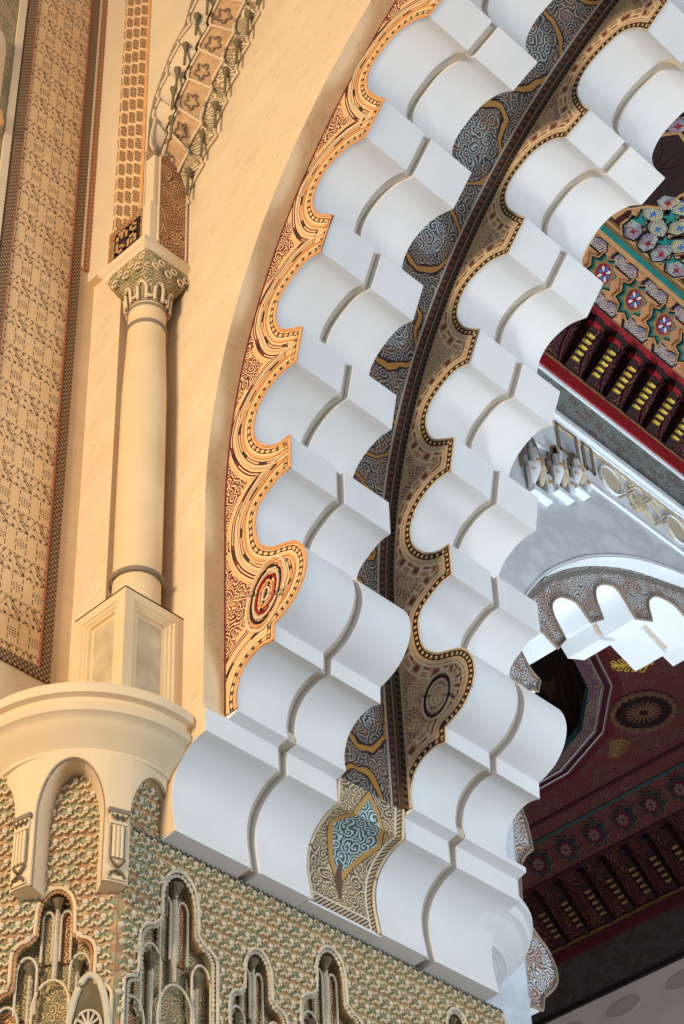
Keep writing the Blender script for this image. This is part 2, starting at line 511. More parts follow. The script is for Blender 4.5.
def smooth_path(P, n=8):
    P = np.array(P, float)
    if len(P) < 3: return [tuple(p) for p in P]
    Q = np.vstack([2*P[0]-P[1], P, 2*P[-1]-P[-2]]); out = []
    for i in range(1, len(Q)-2):
        p0, p1, p2, p3 = Q[i-1:i+3]
        for t in np.linspace(0, 1, n, endpoint=False):
            out.append(tuple(.5*((2*p1)+(-p0+p2)*t+(2*p0-5*p1+4*p2-p3)*t*t+(-p0+3*p1-3*p2+p3)*t**3)))
    out.append(tuple(P[-1])); return out

# ------------------------------------------------------------------ main arch profile (x, z)
YW, Y0, Y1 = 11.67, 12.0, 14.8           # wall face, first rib face, second rib face
TH_RIB, G0, G1 = 1.68, 0.76, 0.90        # rib thickness and its groove
YEND = 16.81
CC = np.array([-3.22, 15.79]); RC = 9.62
lobe0 = XZ([(648, 31), (638, 28.7), (623, 32.5), (605.5, 47.5), (588, 67.5), (579, 85), (578.5, 96), (584.5, 106), (590.5, 110)], Y1)
b0 = XZ([(428.7, 16.2)], Y0)[0]
L1 = XZ([(428.7, 16.2), (415, 20), (397.5, 32.5), (382.5, 50), (371, 67.5), (367, 80), (368.7, 91), (377, 97.5), (385, 100)], Y0)
L2 = XZ([(365.9, 137.2), (347.5, 147.5), (330, 165), (318.7, 182.5), (313.7, 197.5), (314, 208), (320, 215.5), (333.4, 216)], Y0)
L3 = XZ([(321.7, 251.5), (307.5, 260), (292.5, 277.5), (281, 296), (276, 312.5), (277.5, 325), (284, 331), (302.5, 327.5)], Y0)
L4 = XZ([(296.5, 362), (282.5, 372.5), (267.5, 391), (257.5, 410), (253.7, 427.5), (256, 440), (265, 446.5), (277.5, 445), (290.5, 436)], Y0)
L5 = XZ([(291, 467.7), (280, 476.5), (267.5, 492.5), (260, 504), (256, 515), (255.7, 527.5), (257.5, 540), (262.5, 546.5), (272.5, 548.5), (285, 544.5), (295, 542.2), (302.5, 546), (306.3, 555), (306.3, 567.5), (301.5, 585), (292.5, 602.5), (282.5, 615.5), (274.5, 624)], Y0)
L6 = XZ([(274, 640.5), (262.5, 646), (250, 659), (241, 675), (237, 691), (236.5, 702), (237.3, 709)], Y0)
L7 = XZ([(207.5, 730), (192.5, 742.5), (180, 762), (173.5, 781), (172, 800), (173.5, 817), (175, 830)], YW)
def rot(P, a):
    c, s_ = math.cos(a), math.sin(a)
    return [tuple(CC+np.array([c*(p[0]-CC[0])-s_*(p[1]-CC[1]), s_*(p[0]-CC[0])+c*(p[1]-CC[1])])) for p in P]
aa = lambda p: math.atan2(p[1]-CC[1], p[0]-CC[0])
phi = (aa(b0)-aa(L2[0]))/1.0
lobe0[0] = lobe0[0]
segs = [rot(lobe0, phi*2), rot(lobe0, phi), lobe0, L1, L2, L3, L4, L5, L6]
LOBED = []
for sg in segs: LOBED += smooth_path(sg, 6)
# the ledge below the lowest hanging lobe, the drop face, then the lowest lobe and its underside
XD = -12.735
L7[0] = (XD+.01, 12.645)
BASE = [(L6[-1][0], L6[-1][1]-.02), (XD, L6[-1][1]-.06), (XD, L7[0][1]+.01)] + smooth_path(L7, 6) + [(-13.42, L7[-1][1]-.02), (-13.75, L7[-1][1]-.02)]
def curve_pts(r, a0, a1, n, zlow):
    P = [tuple(CC+r*np.array([math.cos(a), math.sin(a)])) for a in np.linspace(a0, a1, n)]
    return P + [(CC[0]-r, z) for z in np.linspace(CC[1]-.25, zlow, 14)]
ATOP = aa(LOBED[0])
CURVE = curve_pts(RC, ATOP, PI, 70, L6[-1][1])
CURVE_IN = curve_pts(RC+.10, ATOP, PI, 70, L6[-1][1])
XWALL = -13.97

# ------------------------------------------------------------------ the setting: walls of the pier
def xz(Y): return lambda p: (p[0], Y, p[1])
m = MB()
poly = [tuple(CC+(RC-.07)*np.array([math.cos(a), math.sin(a)])) for a in np.linspace(ATOP-.25, PI, 90)] + [(CC[0]-RC+.07, L6[-1][1]-.03), (XD-.004, L6[-1][1]-.03), (XD-.004, L7[0][1])]
arc_n = len(poly)-2
deep = [tuple(CC+(RC+.02)*np.array([math.cos(a), math.sin(a)])) for a in np.linspace(ATOP-.25, PI, 90)]+[(CC[0]-RC-.02, 13.35), (-13.9, 13.35), (-13.9, L7[-1][1]+.02), (-14.9, L7[-1][1]+.02), (-14.9, 33.0), (poly[0][0], 33.0)]
poly += smooth_path([(p[0]-.01, p[1]) for p in L7], 6) + [(-13.46, L7[-1][1]+.02), (-14.9, L7[-1][1]+.02), (-14.9, 33.0), (poly[0][0], 33.0)]
m.prism(poly, xz(YW), xz(Y0-.02)); m.prism(deep, xz(YW+.05), xz(YEND))
struct(m.build('wall_arch', 'wall', smooth=25), 'cream plaster wall above the pier, cut by the great lobed arch', 'wall')

# white faced lowest part of the pier under the arch (two halves per rib with a groove)
def sweep(poly, y0, y1): return MB().prism(poly, xz(y0), xz(y1))
def closed(path, back): return list(path)+back
SH = (-.085, .045)
def shift(P): return [(p[0]+SH[0], p[1]+SH[1]) for p in P]
back_curve = [p for p in CURVE_IN[::-1]]
rib_poly = LOBED + back_curve
base_poly = BASE + [(-13.75, 13.4), (XD-.25, L6[-1][1]+.05), (L6[-1][0], L6[-1][1]+.05)]
front_poly = BASE[1:] + [(-13.75, 12.93), (XD-.3, BASE[1][1])]
core_poly = shift(LOBED) + [(p[0]-.03, p[1]) for p in back_curve]
corebase = shift(BASE[:-2])+[(-13.75, L7[-1][1]+.06), (-13.75, 13.4), (-12.76, 13.4), (-12.74, 13.1)]

def face_mesh(y, name, mat, parent, zmin, h=0.022):
    """carved spandrel between the lobes and the smooth curve, with its distances stored for the pattern"""
    P = np.array(LOBED); A = P[:-1]; Bv = P[1:]-A; LL = (Bv**2).sum(1); cum = np.r_[0, np.cumsum(np.sqrt(LL))]
    x0, x1, z0, z1 = -12.95, P[:, 0].max()+.1, zmin, P[:, 1].max()
    gx = np.arange(x0, x1, h); gz = np.arange(z0, z1, h)
    X, Z = np.meshgrid(gx, gz); sh = X.shape; X = X.ravel(); Z = Z.ravel()
    rr = np.hypot(X-CC[0], Z-CC[1]); e = np.where(Z > CC[1], RC+.0-rr, X-(CC[0]-RC))
    near = (e > -.03) & (e < 2.3)
    D = np.full(X.shape, 9.0); S = np.zeros(X.shape); ins = np.zeros(X.shape, bool)
    idx = np.where(near)[0]
    poly = np.vstack([P, np.array(CURVE_IN[::-1])])
    px, pz = poly[:, 0], poly[:, 1]; qx, qz = np.roll(px, -1), np.roll(pz, -1)
    for ch in np.array_split(idx, max(1, len(idx)//4000)):
        p = np.stack([X[ch], Z[ch]], 1)
        t = np.clip(((p[:, None]-A[None])*Bv[None]).sum(2)/np.maximum(LL, 1e-9), 0, 1)
        q = A[None]+t[..., None]*Bv[None]; dd = np.sqrt(((p[:, None]-q)**2).sum(2))
        j = dd.argmin(1); r_ = np.arange(len(ch)); D[ch] = dd[r_, j]; S[ch] = cum[j]+t[r_, j]*np.sqrt(LL[j])
        cr = ((pz[None] > p[:, 1:2]) != (qz[None] > p[:, 1:2])) & (p[:, 0:1] < (qx-px)[None]*(p[:, 1:2]-pz[None])/np.where(qz-pz == 0, 1e-9, qz-pz)[None]+px[None])
        ins[ch] = cr.sum(1) % 2 == 1
    ok = (ins & (e > -.03)).reshape(sh)
    nx = sh[1]
    use = ok[:-1, :-1] & ok[:-1, 1:] & ok[1:, :-1] & ok[1:, 1:]
    rows, cols = np.where(use); a = rows*nx+cols
    quads = np.stack([a, a+1, a+1+nx, a+nx], 1)
    u, inv = np.unique(quads.ravel(), return_inverse=True)
    m = MB()
    m.add([(X[i], y, Z[i]) for i in u], [tuple(q) for q in inv.reshape(-1, 4)], d=D[u], s=S[u], e=np.maximum(e[u], 0))
    # exact rim along the lobes
    N = np.array(LOBED); T = np.gradient(N, axis=0); T /= np.linalg.norm(T, axis=1)[:, None]
    nin = np.stack([-T[:, 1], T[:, 0]], 1)
    mid = N+nin*.05
    return m.build(name, mat, parent, smooth=0, fix=False)

def rim_tube(parent, y, off, r, mat, name):
    N = np.array(LOBED); keep = N[np.r_[True, np.linalg.norm(np.diff(N, axis=0), axis=1) > .004]]
    return MB().tube([(p[0], y, p[1]) for p in keep], r, 5).build(name, mat, parent)

def spiral_rings(parent, y, cx, cz, radii, mats, tilt=.35, sq=.62):
    for k, (r, mt) in enumerate(zip(radii, mats)):
        pts = []
        for a in np.linspace(0, 2*PI, 34, endpoint=False):
            px_, pz_ = r*sq*math.cos(a), r*math.sin(a)
            c, s_ = math.cos(-tilt), math.sin(-tilt)
            pts.append((cx+c*px_-s_*pz_, y, cz+s_*px_+c*pz_))
        MB().tube(pts, .018 if k else .022, 5, True).build('scroll_ring', mt, parent)

ribs = []
for k, (yf, ybase0, ybase1, mt, lab) in enumerate(((Y0, YW+.006, Y0+TH_RIB, 'face_front', 'white lobed arch rib nearest the cream wall, with orange and red carved face and volute'),
                                  (Y1, Y1, YEND, 'face_rear', 'white lobed arch rib behind the dark soffit band, with tan carved face'))):
    t = thing('lobed_arch_rib', (-13.0, yf, L7[-1][1]), lab, 'arch rib', 'lobed ribs of the great arch')
    fm = face_mesh(yf-.012, 'carved_face', mt, t, L6[-1][1]-.02)
    rim_tube(t, yf-.012, 0, .018 if k == 0 else .011, 'orange' if k == 0 else 'beige', 'edge_moulding')
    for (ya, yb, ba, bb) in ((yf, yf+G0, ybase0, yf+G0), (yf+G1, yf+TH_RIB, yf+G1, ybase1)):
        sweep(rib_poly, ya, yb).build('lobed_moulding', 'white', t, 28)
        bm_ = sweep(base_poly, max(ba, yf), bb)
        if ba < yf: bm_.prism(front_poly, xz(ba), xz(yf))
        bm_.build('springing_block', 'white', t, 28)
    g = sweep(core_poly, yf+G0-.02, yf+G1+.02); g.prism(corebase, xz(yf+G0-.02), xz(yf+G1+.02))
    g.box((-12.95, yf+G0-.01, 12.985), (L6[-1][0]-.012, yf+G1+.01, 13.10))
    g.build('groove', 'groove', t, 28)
    vc = XZ([(269, 590)], Y0)[0]
    if k == 0:
        spiral_rings(t, yf-.02, vc[0]-.03, vc[1]-.05, (.47, .41, .36, .30, .24, .16, .08), ('cream', 'orange', 'black', 'cream', 'red', 'orange', 'cream'))
        m = MB()
        for a in range(9): m.ball((vc[0]-.03+.04*(a-4)*.5, yf-.02, vc[1]-.05+.045*(a-4)), .02)
        m.build('scroll_beads', 'black', t)
        # cream strap bands that echo each lobe
        for sg in segs[2:8]:
            q = np.array(smooth_path(sg, 5)); 
            T = np.gradient(q, axis=0); T /= np.linalg.norm(T, axis=1)[:, None]+1e-9
            nn = np.stack([T[:, 1], -T[:, 0]], 1)
            for o_, mm in ((.17, 'orange'), (.29, 'cream')):
                w = q+nn*o_
                w = w[[i for i in range(len(w)) if math.hypot(w[i][0]-CC[0], w[i][1]-CC[1]) < RC-.05 or w[i][1] < CC[1] and w[i][0] > CC[0]-RC+.06]]
                w = np.array([p for p in w if np.sqrt(((q-p)**2).sum(1)).min() > o_*.93])
                if len(w) > 4:
                    w = np.array(w)
                    brk = np.where(np.linalg.norm(np.diff(w, axis=0), axis=1) > .25)[0]
                    st = 0
                    for e_ in list(brk+1)+[len(w)]:
                        if e_-st > 4: MB().tube([(p[0], yf-.02, p[1]) for p in w[st:e_]], .013, 5).build('strap_band', mm, t)
                        st = e_
    else:
        spiral_rings(t, yf-.02, vc[0]+.0, vc[1]-.04, (.31, .265, .21, .13), ('beige', 'maroon', 'beige', 'beige'), .35, .75)
    ribs.append(t)

# smooth dark soffit between the ribs and its carved springing panel
t = thing('painted_soffit', (CC[0]-RC, 14.24, L7[-1][1]), 'dark painted soffit band curving between the two white lobed ribs', 'soffit')
ya, yb = Y0+TH_RIB-.05, Y1+.01
pth = [(p[0]+.07, p[1]) if p[1] < CC[1] else tuple(CC+(RC-.07)*(np.array(p)-CC)/np.linalg.norm(np.array(p)-CC)) for p in CURVE]
cs = np.r_[0, np.cumsum([math.hypot(b_[0]-a_[0], b_[1]-a_[1]) for a_, b_ in zip(pth, pth[1:])])]
ny = 2
m = MB(); n = len(pth)
m.strip(pth, xz(ya), xz(yb), s=list(cs)*2, y=[0]*n+[1]*n)
m.build('dark_band', 'soffit', t, fix=False)
lower = [(p[0]-.035, p[1]) for p in [(XD+.035, L6[-1][1]+.02)]+BASE[2:-2]]
cs = np.r_[0, np.cumsum([math.hypot(b_[0]-a_[0], b_[1]-a_[1]) for a_, b_ in zip(lower, lower[1:])])]
n = len(lower); m = MB()
m.strip(lower, xz(Y0+TH_RIB-.05), xz(Y1+.01), s=list(cs)*2, y=[0]*n+[1]*n)
pn = m.build('springing_panel', 'pendant', t, fix=False); pn['label'] = 'carved panel with pale blue leaf field'
m = MB(); zl = lower[-1][1]; m.box((-13.52, Y0+TH_RIB-.02, zl-.02), (lower[-1][0]+.0, Y1+.02, zl+.01)); m.build('ledge', 'white', t, 0)
for y_ in (Y1-.03, Y0+TH_RIB+.03): MB().tube([(p[0]+.02, y_, p[1]) for p in lower], .02, 5).build('panel_edge', 'bead', t)

# ------------------------------------------------------------------ patterned pier skins
XP = -13.42; ZL = L7[-1][1]-.02
CD = np.array([-14.2, 11.3])                  # axis of the round corner corbel
nf = np.array([.62, -.785]); nf /= np.linalg.norm(nf); tf = np.array([-nf[1], nf[0]])
E0 = np.array([XP, 11.14])                     # corner between the two patterned faces
PIER_BOT = 8.2

def niche_outline(u, z, s):
    """stepped three-lobed niche head, open at the bottom; u centre, z crown, s scale"""
    P = []
    def arc(cx, cz, r, a0, a1, sy=1.25, n=9): return [(cx+r*math.cos(a), cz+r*sy*math.sin(a)) for a in np.linspace(a0, a1, n)]
    h = [(.24, 0, .24*1.45), (.50, -.62, .30), (.78, -1.22, .32)]
    L = []
    L += [(u-.80*s, PIER_BOT)]
    L += arc(u-.56*s, z-1.72*s, .24*s, PI, PI/2)
    L += [(u-.54*s, z-1.30*s)]
    L += arc(u-.36*s, z-.98*s, .18*s, PI, PI/2)
    L += [(u-.26*s, z-.66*s), (u-.25*s, z-.42*s)]
    L += arc(u, z-.36*s, .25*s, PI, 0, 1.44, 15)
    L += [(u+.26*s, z-.66*s)]
    L += arc(u+.36*s, z-.98*s, .18*s, PI/2, 0)
    L += [(u+.54*s, z-1.30*s)]
    L += arc(u+.56*s, z-1.72*s, .24*s, PI/2, 0)
    L += [(u+.80*s, PIER_BOT)]
    return L
def inside(poly, x, y):
    c = False; n = len(poly)
    for i in range(n):
        a, b_ = poly[i], poly[i-1]
        if (a[1] > y) != (b_[1] > y) and x < (b_[0]-a[0])*(y-a[1])/(b_[1]-a[1])+a[0]: c = not c
    return c

def pattern_skin(name, to3, nrm, u0, u1, z1, niches, mat_label, cw=.17, chh=.185, phase=0.0, bot=PIER_BOT):
    """carved pattern plate with notches for the niches; raised discs and zigzag straps in real relief"""
    poly = [(u0, bot)]
    for N in sorted(niches, key=lambda q: q[0][0]): poly += [(min(max(p[0], u0), u1), p[1]) for p in N]
    poly += [(u1, bot), (u1, z1), (u0, z1)]
    m = MB(); m.prism(poly, lambda p: to3(p[0], p[1], 0), lambda p: to3(p[0], p[1], -.16))
    inv = {}
    m.at['u'] = {}; m.at['v'] = {}
    n = len(poly)
    for i, p in enumerate(poly+poly): m.at['u'][i] = p[0]; m.at['v'][i] = p[1]
    root = m.build(name, 'ground', None, 0)
    A = np.array(to3(1, 0, 0))-np.array(to3(0, 0, 0)); Zv = np.array((0, 0, 1.0)); Nv = np.array(to3(0, 0, 1))-np.array(to3(0, 0, 0))
    md = MB(); ms = MB(); mg = MB()
    nu = int((u1-u0)/cw)+2; nz = int((z1-bot)/chh)+2
    def ok(u, z):
        if not (u0+.03 < u < u1-.03 and bot+.02 < z < z1-.03): return False
        return not any(inside(N, u, z) for N in niches)
    def strap2(pts, w, h): strap(pts, w, h, mg)
    def strap(pts, w, h, ms=ms):
        for (a, b_) in zip(pts, pts[1:]):
            if not (ok(*a) and ok(*b_)): continue
            d = np.array(b_)-np.array(a); d /= np.linalg.norm(d); q = np.array([-d[1], d[0]])*w
            c = [np.array(a)-q, np.array(b_)-q, np.array(b_)+q, np.array(a)+q]
            ms.add([to3(p[0], p[1], 0) for p in c]+[to3(p[0]+(ctr[0]-p[0])*.25, p[1]+(ctr[1]-p[1])*.25, h) for p, ctr in zip(c, (a, b_, b_, a))],
                   [(0, 1, 5, 4), (1, 2, 6, 5), (2, 3, 7, 6), (3, 0, 4, 7), (4, 5, 6, 7)])
    for j in range(nz):
        for i in range(nu):
            u = u0+(i+.2+phase+.12*(j % 4))*cw-.05; z = z1-(j+.45)*chh
            if ok(u, z): md.dome(to3(u, z, 0), .038, .05, A, Zv, Nv)
            W_ = [(0, -.42), (.16, -.42), (.36, -.20), (.58, -.40), (.80, -.14), (1.0, -.14)]
            for q0, q1 in zip(W_, W_[1:]):
                strap([(u+.02+q0[0]*cw, z+q0[1]*chh-.018), (u+.02+q1[0]*cw, z+q1[1]*chh-.018)], .014, .035)
                strap2([(u+.02+q0[0]*cw, z+q0[1]*chh+.022), (u+.02+q1[0]*cw, z+q1[1]*chh+.022)], .010, .015)
            strap([(u+.05, z+.0), (u+.085, z+.045)], .010, .03); strap([(u+.085, z+.045), (u+.12, z+.03)], .010, .03)
    md.build('raised_discs', 'bead', root, 40, fix=False)['kind'] = 'stuff'
    ms.build('zigzag_straps', 'strap', root, 0, fix=False)['kind'] = 'stuff'
    mg.build('green_straps', 'green', root, 0, fix=False)['kind'] = 'stuff'
    return root

def niche_parts(to3, N, u, z, s, label, cool=False, group='stucco muqarnas niches on the patterned pier'):
    base = to3(u, PIER_BOT, -.16)
    t = thing('muqarnas_niche', base, label, 'niche', group)
    P = [p for p in N if p[1] > PIER_BOT+.01]
    P = [(N[0][0], PIER_BOT)]+P+[(N[-1][0], PIER_BOT)]
    # dense outline
    Q = []
    for a, b_ in zip(P, P[1:]):
        k = max(1, int(math.hypot(b_[0]-a[0], b_[1]-a[1])/.05))
        Q += [(a[0]+(b_[0]-a[0])*i/k, a[1]+(b_[1]-a[1])*i/k) for i in range(k)]
    Q.append(P[-1])
    m = MB(); m.tube([to3(p[0], p[1], .02) for p in Q], .02, 6); m.build('rim', 'bead' if cool else 'cream', t)
    m = MB(); bp_ = []; br = []
    for a, b_ in zip(Q, Q[1:]):
        for q_ in (0, .5):
            px_, pz_ = a[0]+(b_[0]-a[0])*q_, a[1]+(b_[1]-a[1])*q_
            bp_.append(to3(u+(px_-u)*.91, pz_-.045*s if pz_ > z-.5*s else pz_-.02, 0)); br.append(.028 if q_ else .010)
    m.tube(bp_, br, 5); m.build('beading', 'tan' if not cool else 'bead', t)
    m = MB(); m.prism([(p[0]*1.0, p[1]) for p in P], lambda p: to3(p[0], p[1], -.15), lambda p: to3(p[0], p[1], -.30))
    mm = {}
    m.at['u'] = {i: p[0] for i, p in enumerate(P+P)}; m.at['v'] = {i: p[1] for i, p in enumerate(P+P)}
    m.build('back_panel', 'leaf_green', t, 0)
    def col(cu, zt, zb, r=.03):
        c = thing_part('niche_colonnette', t)
        m = MB(); m.tube([to3(cu, zb, -.08), to3(cu, zt-.16*s, -.08)], r, 8)
        k = int((zt-zb)/.06)
        m.build('shaft', 'beige', c)
        m = MB(); m.tube([to3(cu, zb+i*.03, -.08+r*.8) for i in range(2*k)], [.02 if i % 2 else .008 for i in range(2*k)], 5)
        m.build('shaft_beads', 'bead', c)
        m = MB(); m.tube([to3(cu, zt-.18*s, -.08), to3(cu, zt-.08*s, -.08), to3(cu, zt, -.08)], [r, r*1.6, r*3.0], 8); m.build('capital', 'dark_relief', c)
    def thing_part(nm, par):
        o = bpy.data.objects.new(nm, None); C.objects.link(o); o.parent = par; o.location = (0, 0, 0)
        o.empty_display_size = .1; WL[o.name] = WL[par.name]; return o
    def arch(cu, zt, w, zb, nm, mat, depth=.0, filled=None):
        pts = [(cu-w, zb)]+[(cu-w+(1-math.cos(a))*w*.0 + 0, 0) for a in ()]
        arcp = []
        for a in np.linspace(0, 1, 9): arcp.append((cu-w*(1-a**1.6), zt-w*1.5*(1-math.sin(a*PI/2))))
        arcp += [(2*cu-p[0], p[1]) for p in arcp[::-1][1:]]
        pts = [(cu-w, zb)]+arcp+[(cu+w, zb)]
        m = MB(); m.tube([to3(p[0], p[1], depth-.05) for p in pts], .015, 6); o = m.build(nm, mat, t)
        if filled:
            m = MB(); m.prism(pts, lambda p: to3(p[0], p[1], -.12), lambda p: to3(p[0], p[1], -.17))
            m.at['u'] = {i: p[0] for i, p in enumerate(pts+pts)}; m.at['v'] = {i: p[1] for i, p in enumerate(pts+pts)}
            f = m.build('blind_panel', filled, t, 0)
    zb = PIER_BOT
    col(u, z-.12*s, z-1.25*s, .026*s+.008)
    arch(u-.12*s, z-.28*s, .07*s, z-1.0*s, 'slim_arch', 'beige', -.03, 'leaf_green')
    arch(u+.12*s, z-.28*s, .07*s, z-1.0*s, 'slim_arch', 'beige', -.03, 'leaf_warm')
    for sg in (-1, 1):
        arch(u+sg*.34*s, z-.95*s, .13*s, z-1.75*s, 'side_arch', 'bead', .02, 'leaf_green')
        col(u+sg*.30*s, z-1.05*s, z-2.4*s, .024*s+.008)
        arch(u+sg*.56*s, z-1.62*s, .15*s, zb, 'side_arch', 'bead', .02, 'leaf_warm')
    arch(u, z-1.30*s, .24*s, zb, 'lower_arch', 'bead' if cool else 'cream', .03, 'leaf_green')
    return t

# pier face under the arch, plane x = XP, u = y
toX = lambda u, z, d: (XP+d, u, z)
cs1 = [(float(onX(180, 873, XP)[1]), float(onX(180, 873, XP)[2]), 1.0), (float(onX(257, 950, XP)[1]), float(onX(257, 950, XP)[2]), .78),
       (float(onX(329, 948, XP)[1]), float(onX(329, 948, XP)[2]), .92), (float(onX(455, 1010, XP)[1]), float(onX(455, 1010, XP)[2]), .8)]
NS = []; prev = None
for (u, z, s) in cs1: NS.append(niche_outline(u, z, s))
# keep neighbouring niches from running into one another
for a in range(len(NS)):
    lo = 11.24 if a == 0 else (cs1[a-1][0]+cs1[a][0])/2+.03
    hi = 17.0 if a == len(NS)-1 else (cs1[a][0]+cs1[a+1][0])/2-.03
    NS[a] = [(min(max(p[0], lo), hi), p[1]) for p in NS[a]]
pk = pattern_skin('carved_wall_skin', toX, None, 11.145, YEND+.35, ZL, NS, '', cw=.17, phase=.1)
tag(pk, 'patterned stucco pier face right below the white ledge of the arch', 'carved wall')
ph_ = pattern_skin('carved_wall_skin', toX, None, 11.145, YW-.005, 12.6, [], '', cw=.17, phase=.1, bot=ZL)
tag(ph_, 'small patterned strip of wall inside the half niche beside the white springing block', 'carved wall')
labs = ['tallest pointed niche on the pier face, nearest the pier corner', 'second pointed niche from the pier corner, low on the pier face',
        'third pointed niche from the pier corner, under the carved springing panel', 'niche crown farthest along the pier face, at the bottom right']
for N, (u, z, s), lb in zip(NS, cs1, labs): niche_parts(toX, N, u, z, s, lb, True)
# facet turned to the camera
toF = lambda u, z, d: (E0[0]+tf[0]*u+nf[0]*d, E0[1]+tf[1]*u+nf[1]*d, z)
def onF(x, y):
    d = ray(x, y); n3 = np.array([nf[0], nf[1], 0]); t_ = (E0@nf)/(d@n3); p = d*t_
    return float((p[:2]-E0)@tf), float(p[2])
cu, cz = onF(58, 889)
N1 = niche_outline(cu, cz, .78)
cu2, cz2 = onF(118, 975)
N1 = [(min(max(p[0], -1.75), -.02), p[1]) for p in N1]
pk = pattern_skin('carved_wall_skin', toF, None, -1.9, -.004, 12.6, [N1], '', cw=.172, phase=0)
tag(pk, 'patterned stucco corner facet below the round cornice, warm lit', 'carved wall')
niche_parts(toF, N1, cu, cz, .78, 'pointed niche on the warm lit corner facet, lower left', False)
# small half dome niche where the two faces meet
p0 = toX(11.22, 9.0, 0)
t = thing('corner_niche', (E0[0], E0[1], 9.0), 'pale pointed hood with star fretwork at the pier corner', 'niche')
hz = float(onF(118, 975)[1])
for sgn, fn in ((-1, toF),):
    m = MB(); pts = []
    for a in np.linspace(0, 1, 12): pts.append((-.23-.19*(1-a**1.5)+.0, hz-.55*(1-math.sin(a*PI/2))))
    pts += [(-.46-p[0], p[1]) for p in pts[::-1][1:]]
    pts = [(pts[0][0], PIER_BOT)]+pts+[(pts[-1][0], PIER_BOT)]
    m.tube([fn(p[0], p[1], .04) for p in pts], .035, 8); m.build('hood', 'bead', t)
    m = MB(); m.prism(pts, lambda p: fn(p[0], p[1], .005), lambda p: fn(p[0], p[1], .03)); m.build('back', 'dark_relief', t)
    m = MB()
    for k in range(6):
        a = k*PI/6; m.tube([fn(-.23+.13*math.cos(a), hz-.55+.17*math.sin(a), .05), fn(-.23-.13*math.cos(a), hz-.55-.17*math.sin(a), .05)], .014, 5)
    m.tube([fn(-.23+.13*math.cos(a), hz-.55+.17*math.sin(a), .05) for a in np.linspace(0, 2*PI, 20)], .016, 5)
    m.build('star_fretwork', 'bead', t)
# dark line under the ledge
m = MB(); m.box((XP, 11.3, ZL-.03), (XP+.02, YEND+.3, ZL)); m.uv(lambda p: (p[1], p[2]))
struct(m.build('trim_1', 'edge_trim'), 'thin black and white twist line under the white ledge', 'trim')

# body of the pier down to the floor
m = MB(); m.box((-16.0, 11.95, -1.6), (XP-.32, YEND+.2, ZL+.05))
struct(m.build('wall_pier', 'cream'))

# ------------------------------------------------------------------ round corner corbels with cornice
def corbel(cy, sgn, label, shell_mat):
    """round corner drum under a moulded cornice; sgn = -1 near corner, +1 far corner"""
    t = thing('round_corner_corbel', (CD[0], cy, 10.9), label, 'corbel')
    c = np.array([-14.28, cy+ (.06 if sgn < 0 else -.06)])
    prof = [(.0, 12.96), (1.40, 12.93), (1.435, 12.86), (1.43, 12.78), (1.36, 12.76), (1.35, 12.72), (1.385, 12.66), (1.36, 12.60), (1.29, 12.57), (1.27, 12.54), (1.20, 12.46), (1.10, 12.37), (1.06, 12.32), (1.06, 12.28), (.98, 12.26), (.97, 12.25), (.9, 12.25)]
    MB().lathe(prof, c[0], c[1], 72).build('cornice', shell_mat, t, 35)
    return t, c
tc, cc = corbel(11.3, -1, 'round cream cornice and niche drum below the column pedestal', 'cream')
tc2, cc2 = corbel(16.75, 1, 'round white cornice at the far corner of the pier, lower right', 'white')
MB().lathe([(.97, 12.26), (.74, 12.1), (.74, 8.4)], cc2[0], cc2[1], 60).build('drum', 'white', tc2, 35)

# shell of the near drum with arched openings, rounded to follow the corner
RS = .95
def shell_pt(a, z, r=RS): return (CD[0]+r*math.cos(a), CD[1]+r*math.sin(a), z)
def pix_angle(x, y, r=RS):
    """angle on the shell cylinder seen at a pixel, and the height there"""
    d = ray(x, y); A = d[0]**2+d[1]**2; Bq = -2*(d[0]*CD[0]+d[1]*CD[1]); Cq = CD[0]**2+CD[1]**2-r*r
    t_ = (-Bq-math.sqrt(max(Bq*Bq-4*A*Cq, 0)))/(2*A); p = d*t_
    return math.atan2(p[1]-CD[1], p[0]-CD[0]), float(p[2])
amid = math.atan2(nf[1], nf[0])
aL, zL_ = pix_angle(30, 880); aR, zR_ = pix_angle(103, 870); aT, zT = pix_angle(68, 757)
ah = (aR-aL)/2; ac = (aL+aR)/2
zsp = zT-.60; zbot = min(zL_, zR_)-.05
def opening(ac, ah, zt, zs):
    P = []
    for q in np.linspace(0, 1, 10):
        w = 1-q**1.7
        P.append((ac-ah*w, zs+(zt-zs)*math.sin(q*PI/2)))
    return P + [(2*ac-p[0], p[1]) for p in P[::-1][1:]]
op = opening(ac, ah, zT, zsp)
aH0, _ = pix_angle(131, 800); aH1 = aH0+2*ah
op2 = opening((aH0+aH1)/2, ah, zT-.02, zsp); 
op0 = [(p[0]-(aH0+ah-ac), p[1]) for p in op]
m = MB()
def shell_panel(m, pts, r0, r1):
    n = len(pts); v = [shell_pt(a, z, r1) for a, z in pts]+[shell_pt(a, z, r0) for a, z in pts]
    m.add(v, [tuple(range(n))]+[(i, (i+1) % n, (i+1) % n+n, i+n) for i in range(n)])
ZT = 12.3
def head(o, m):
    """the wall over an arch, as narrow vertical strips that reach up to the cornice"""
    for (a, z), (b_, w) in zip(o, o[1:]):
        if abs(b_-a) < 1e-6: continue
        v = [shell_pt(a, z), shell_pt(b_, w), shell_pt(b_, ZT, RS+.02), shell_pt(a, ZT, RS+.02), shell_pt(a, z, RS-.45), shell_pt(b_, w, RS-.45)]
        m.add(v, [(0, 1, 2, 3), (0, 4, 5, 1)])
for o in (op0, op, op2): head(o, m)
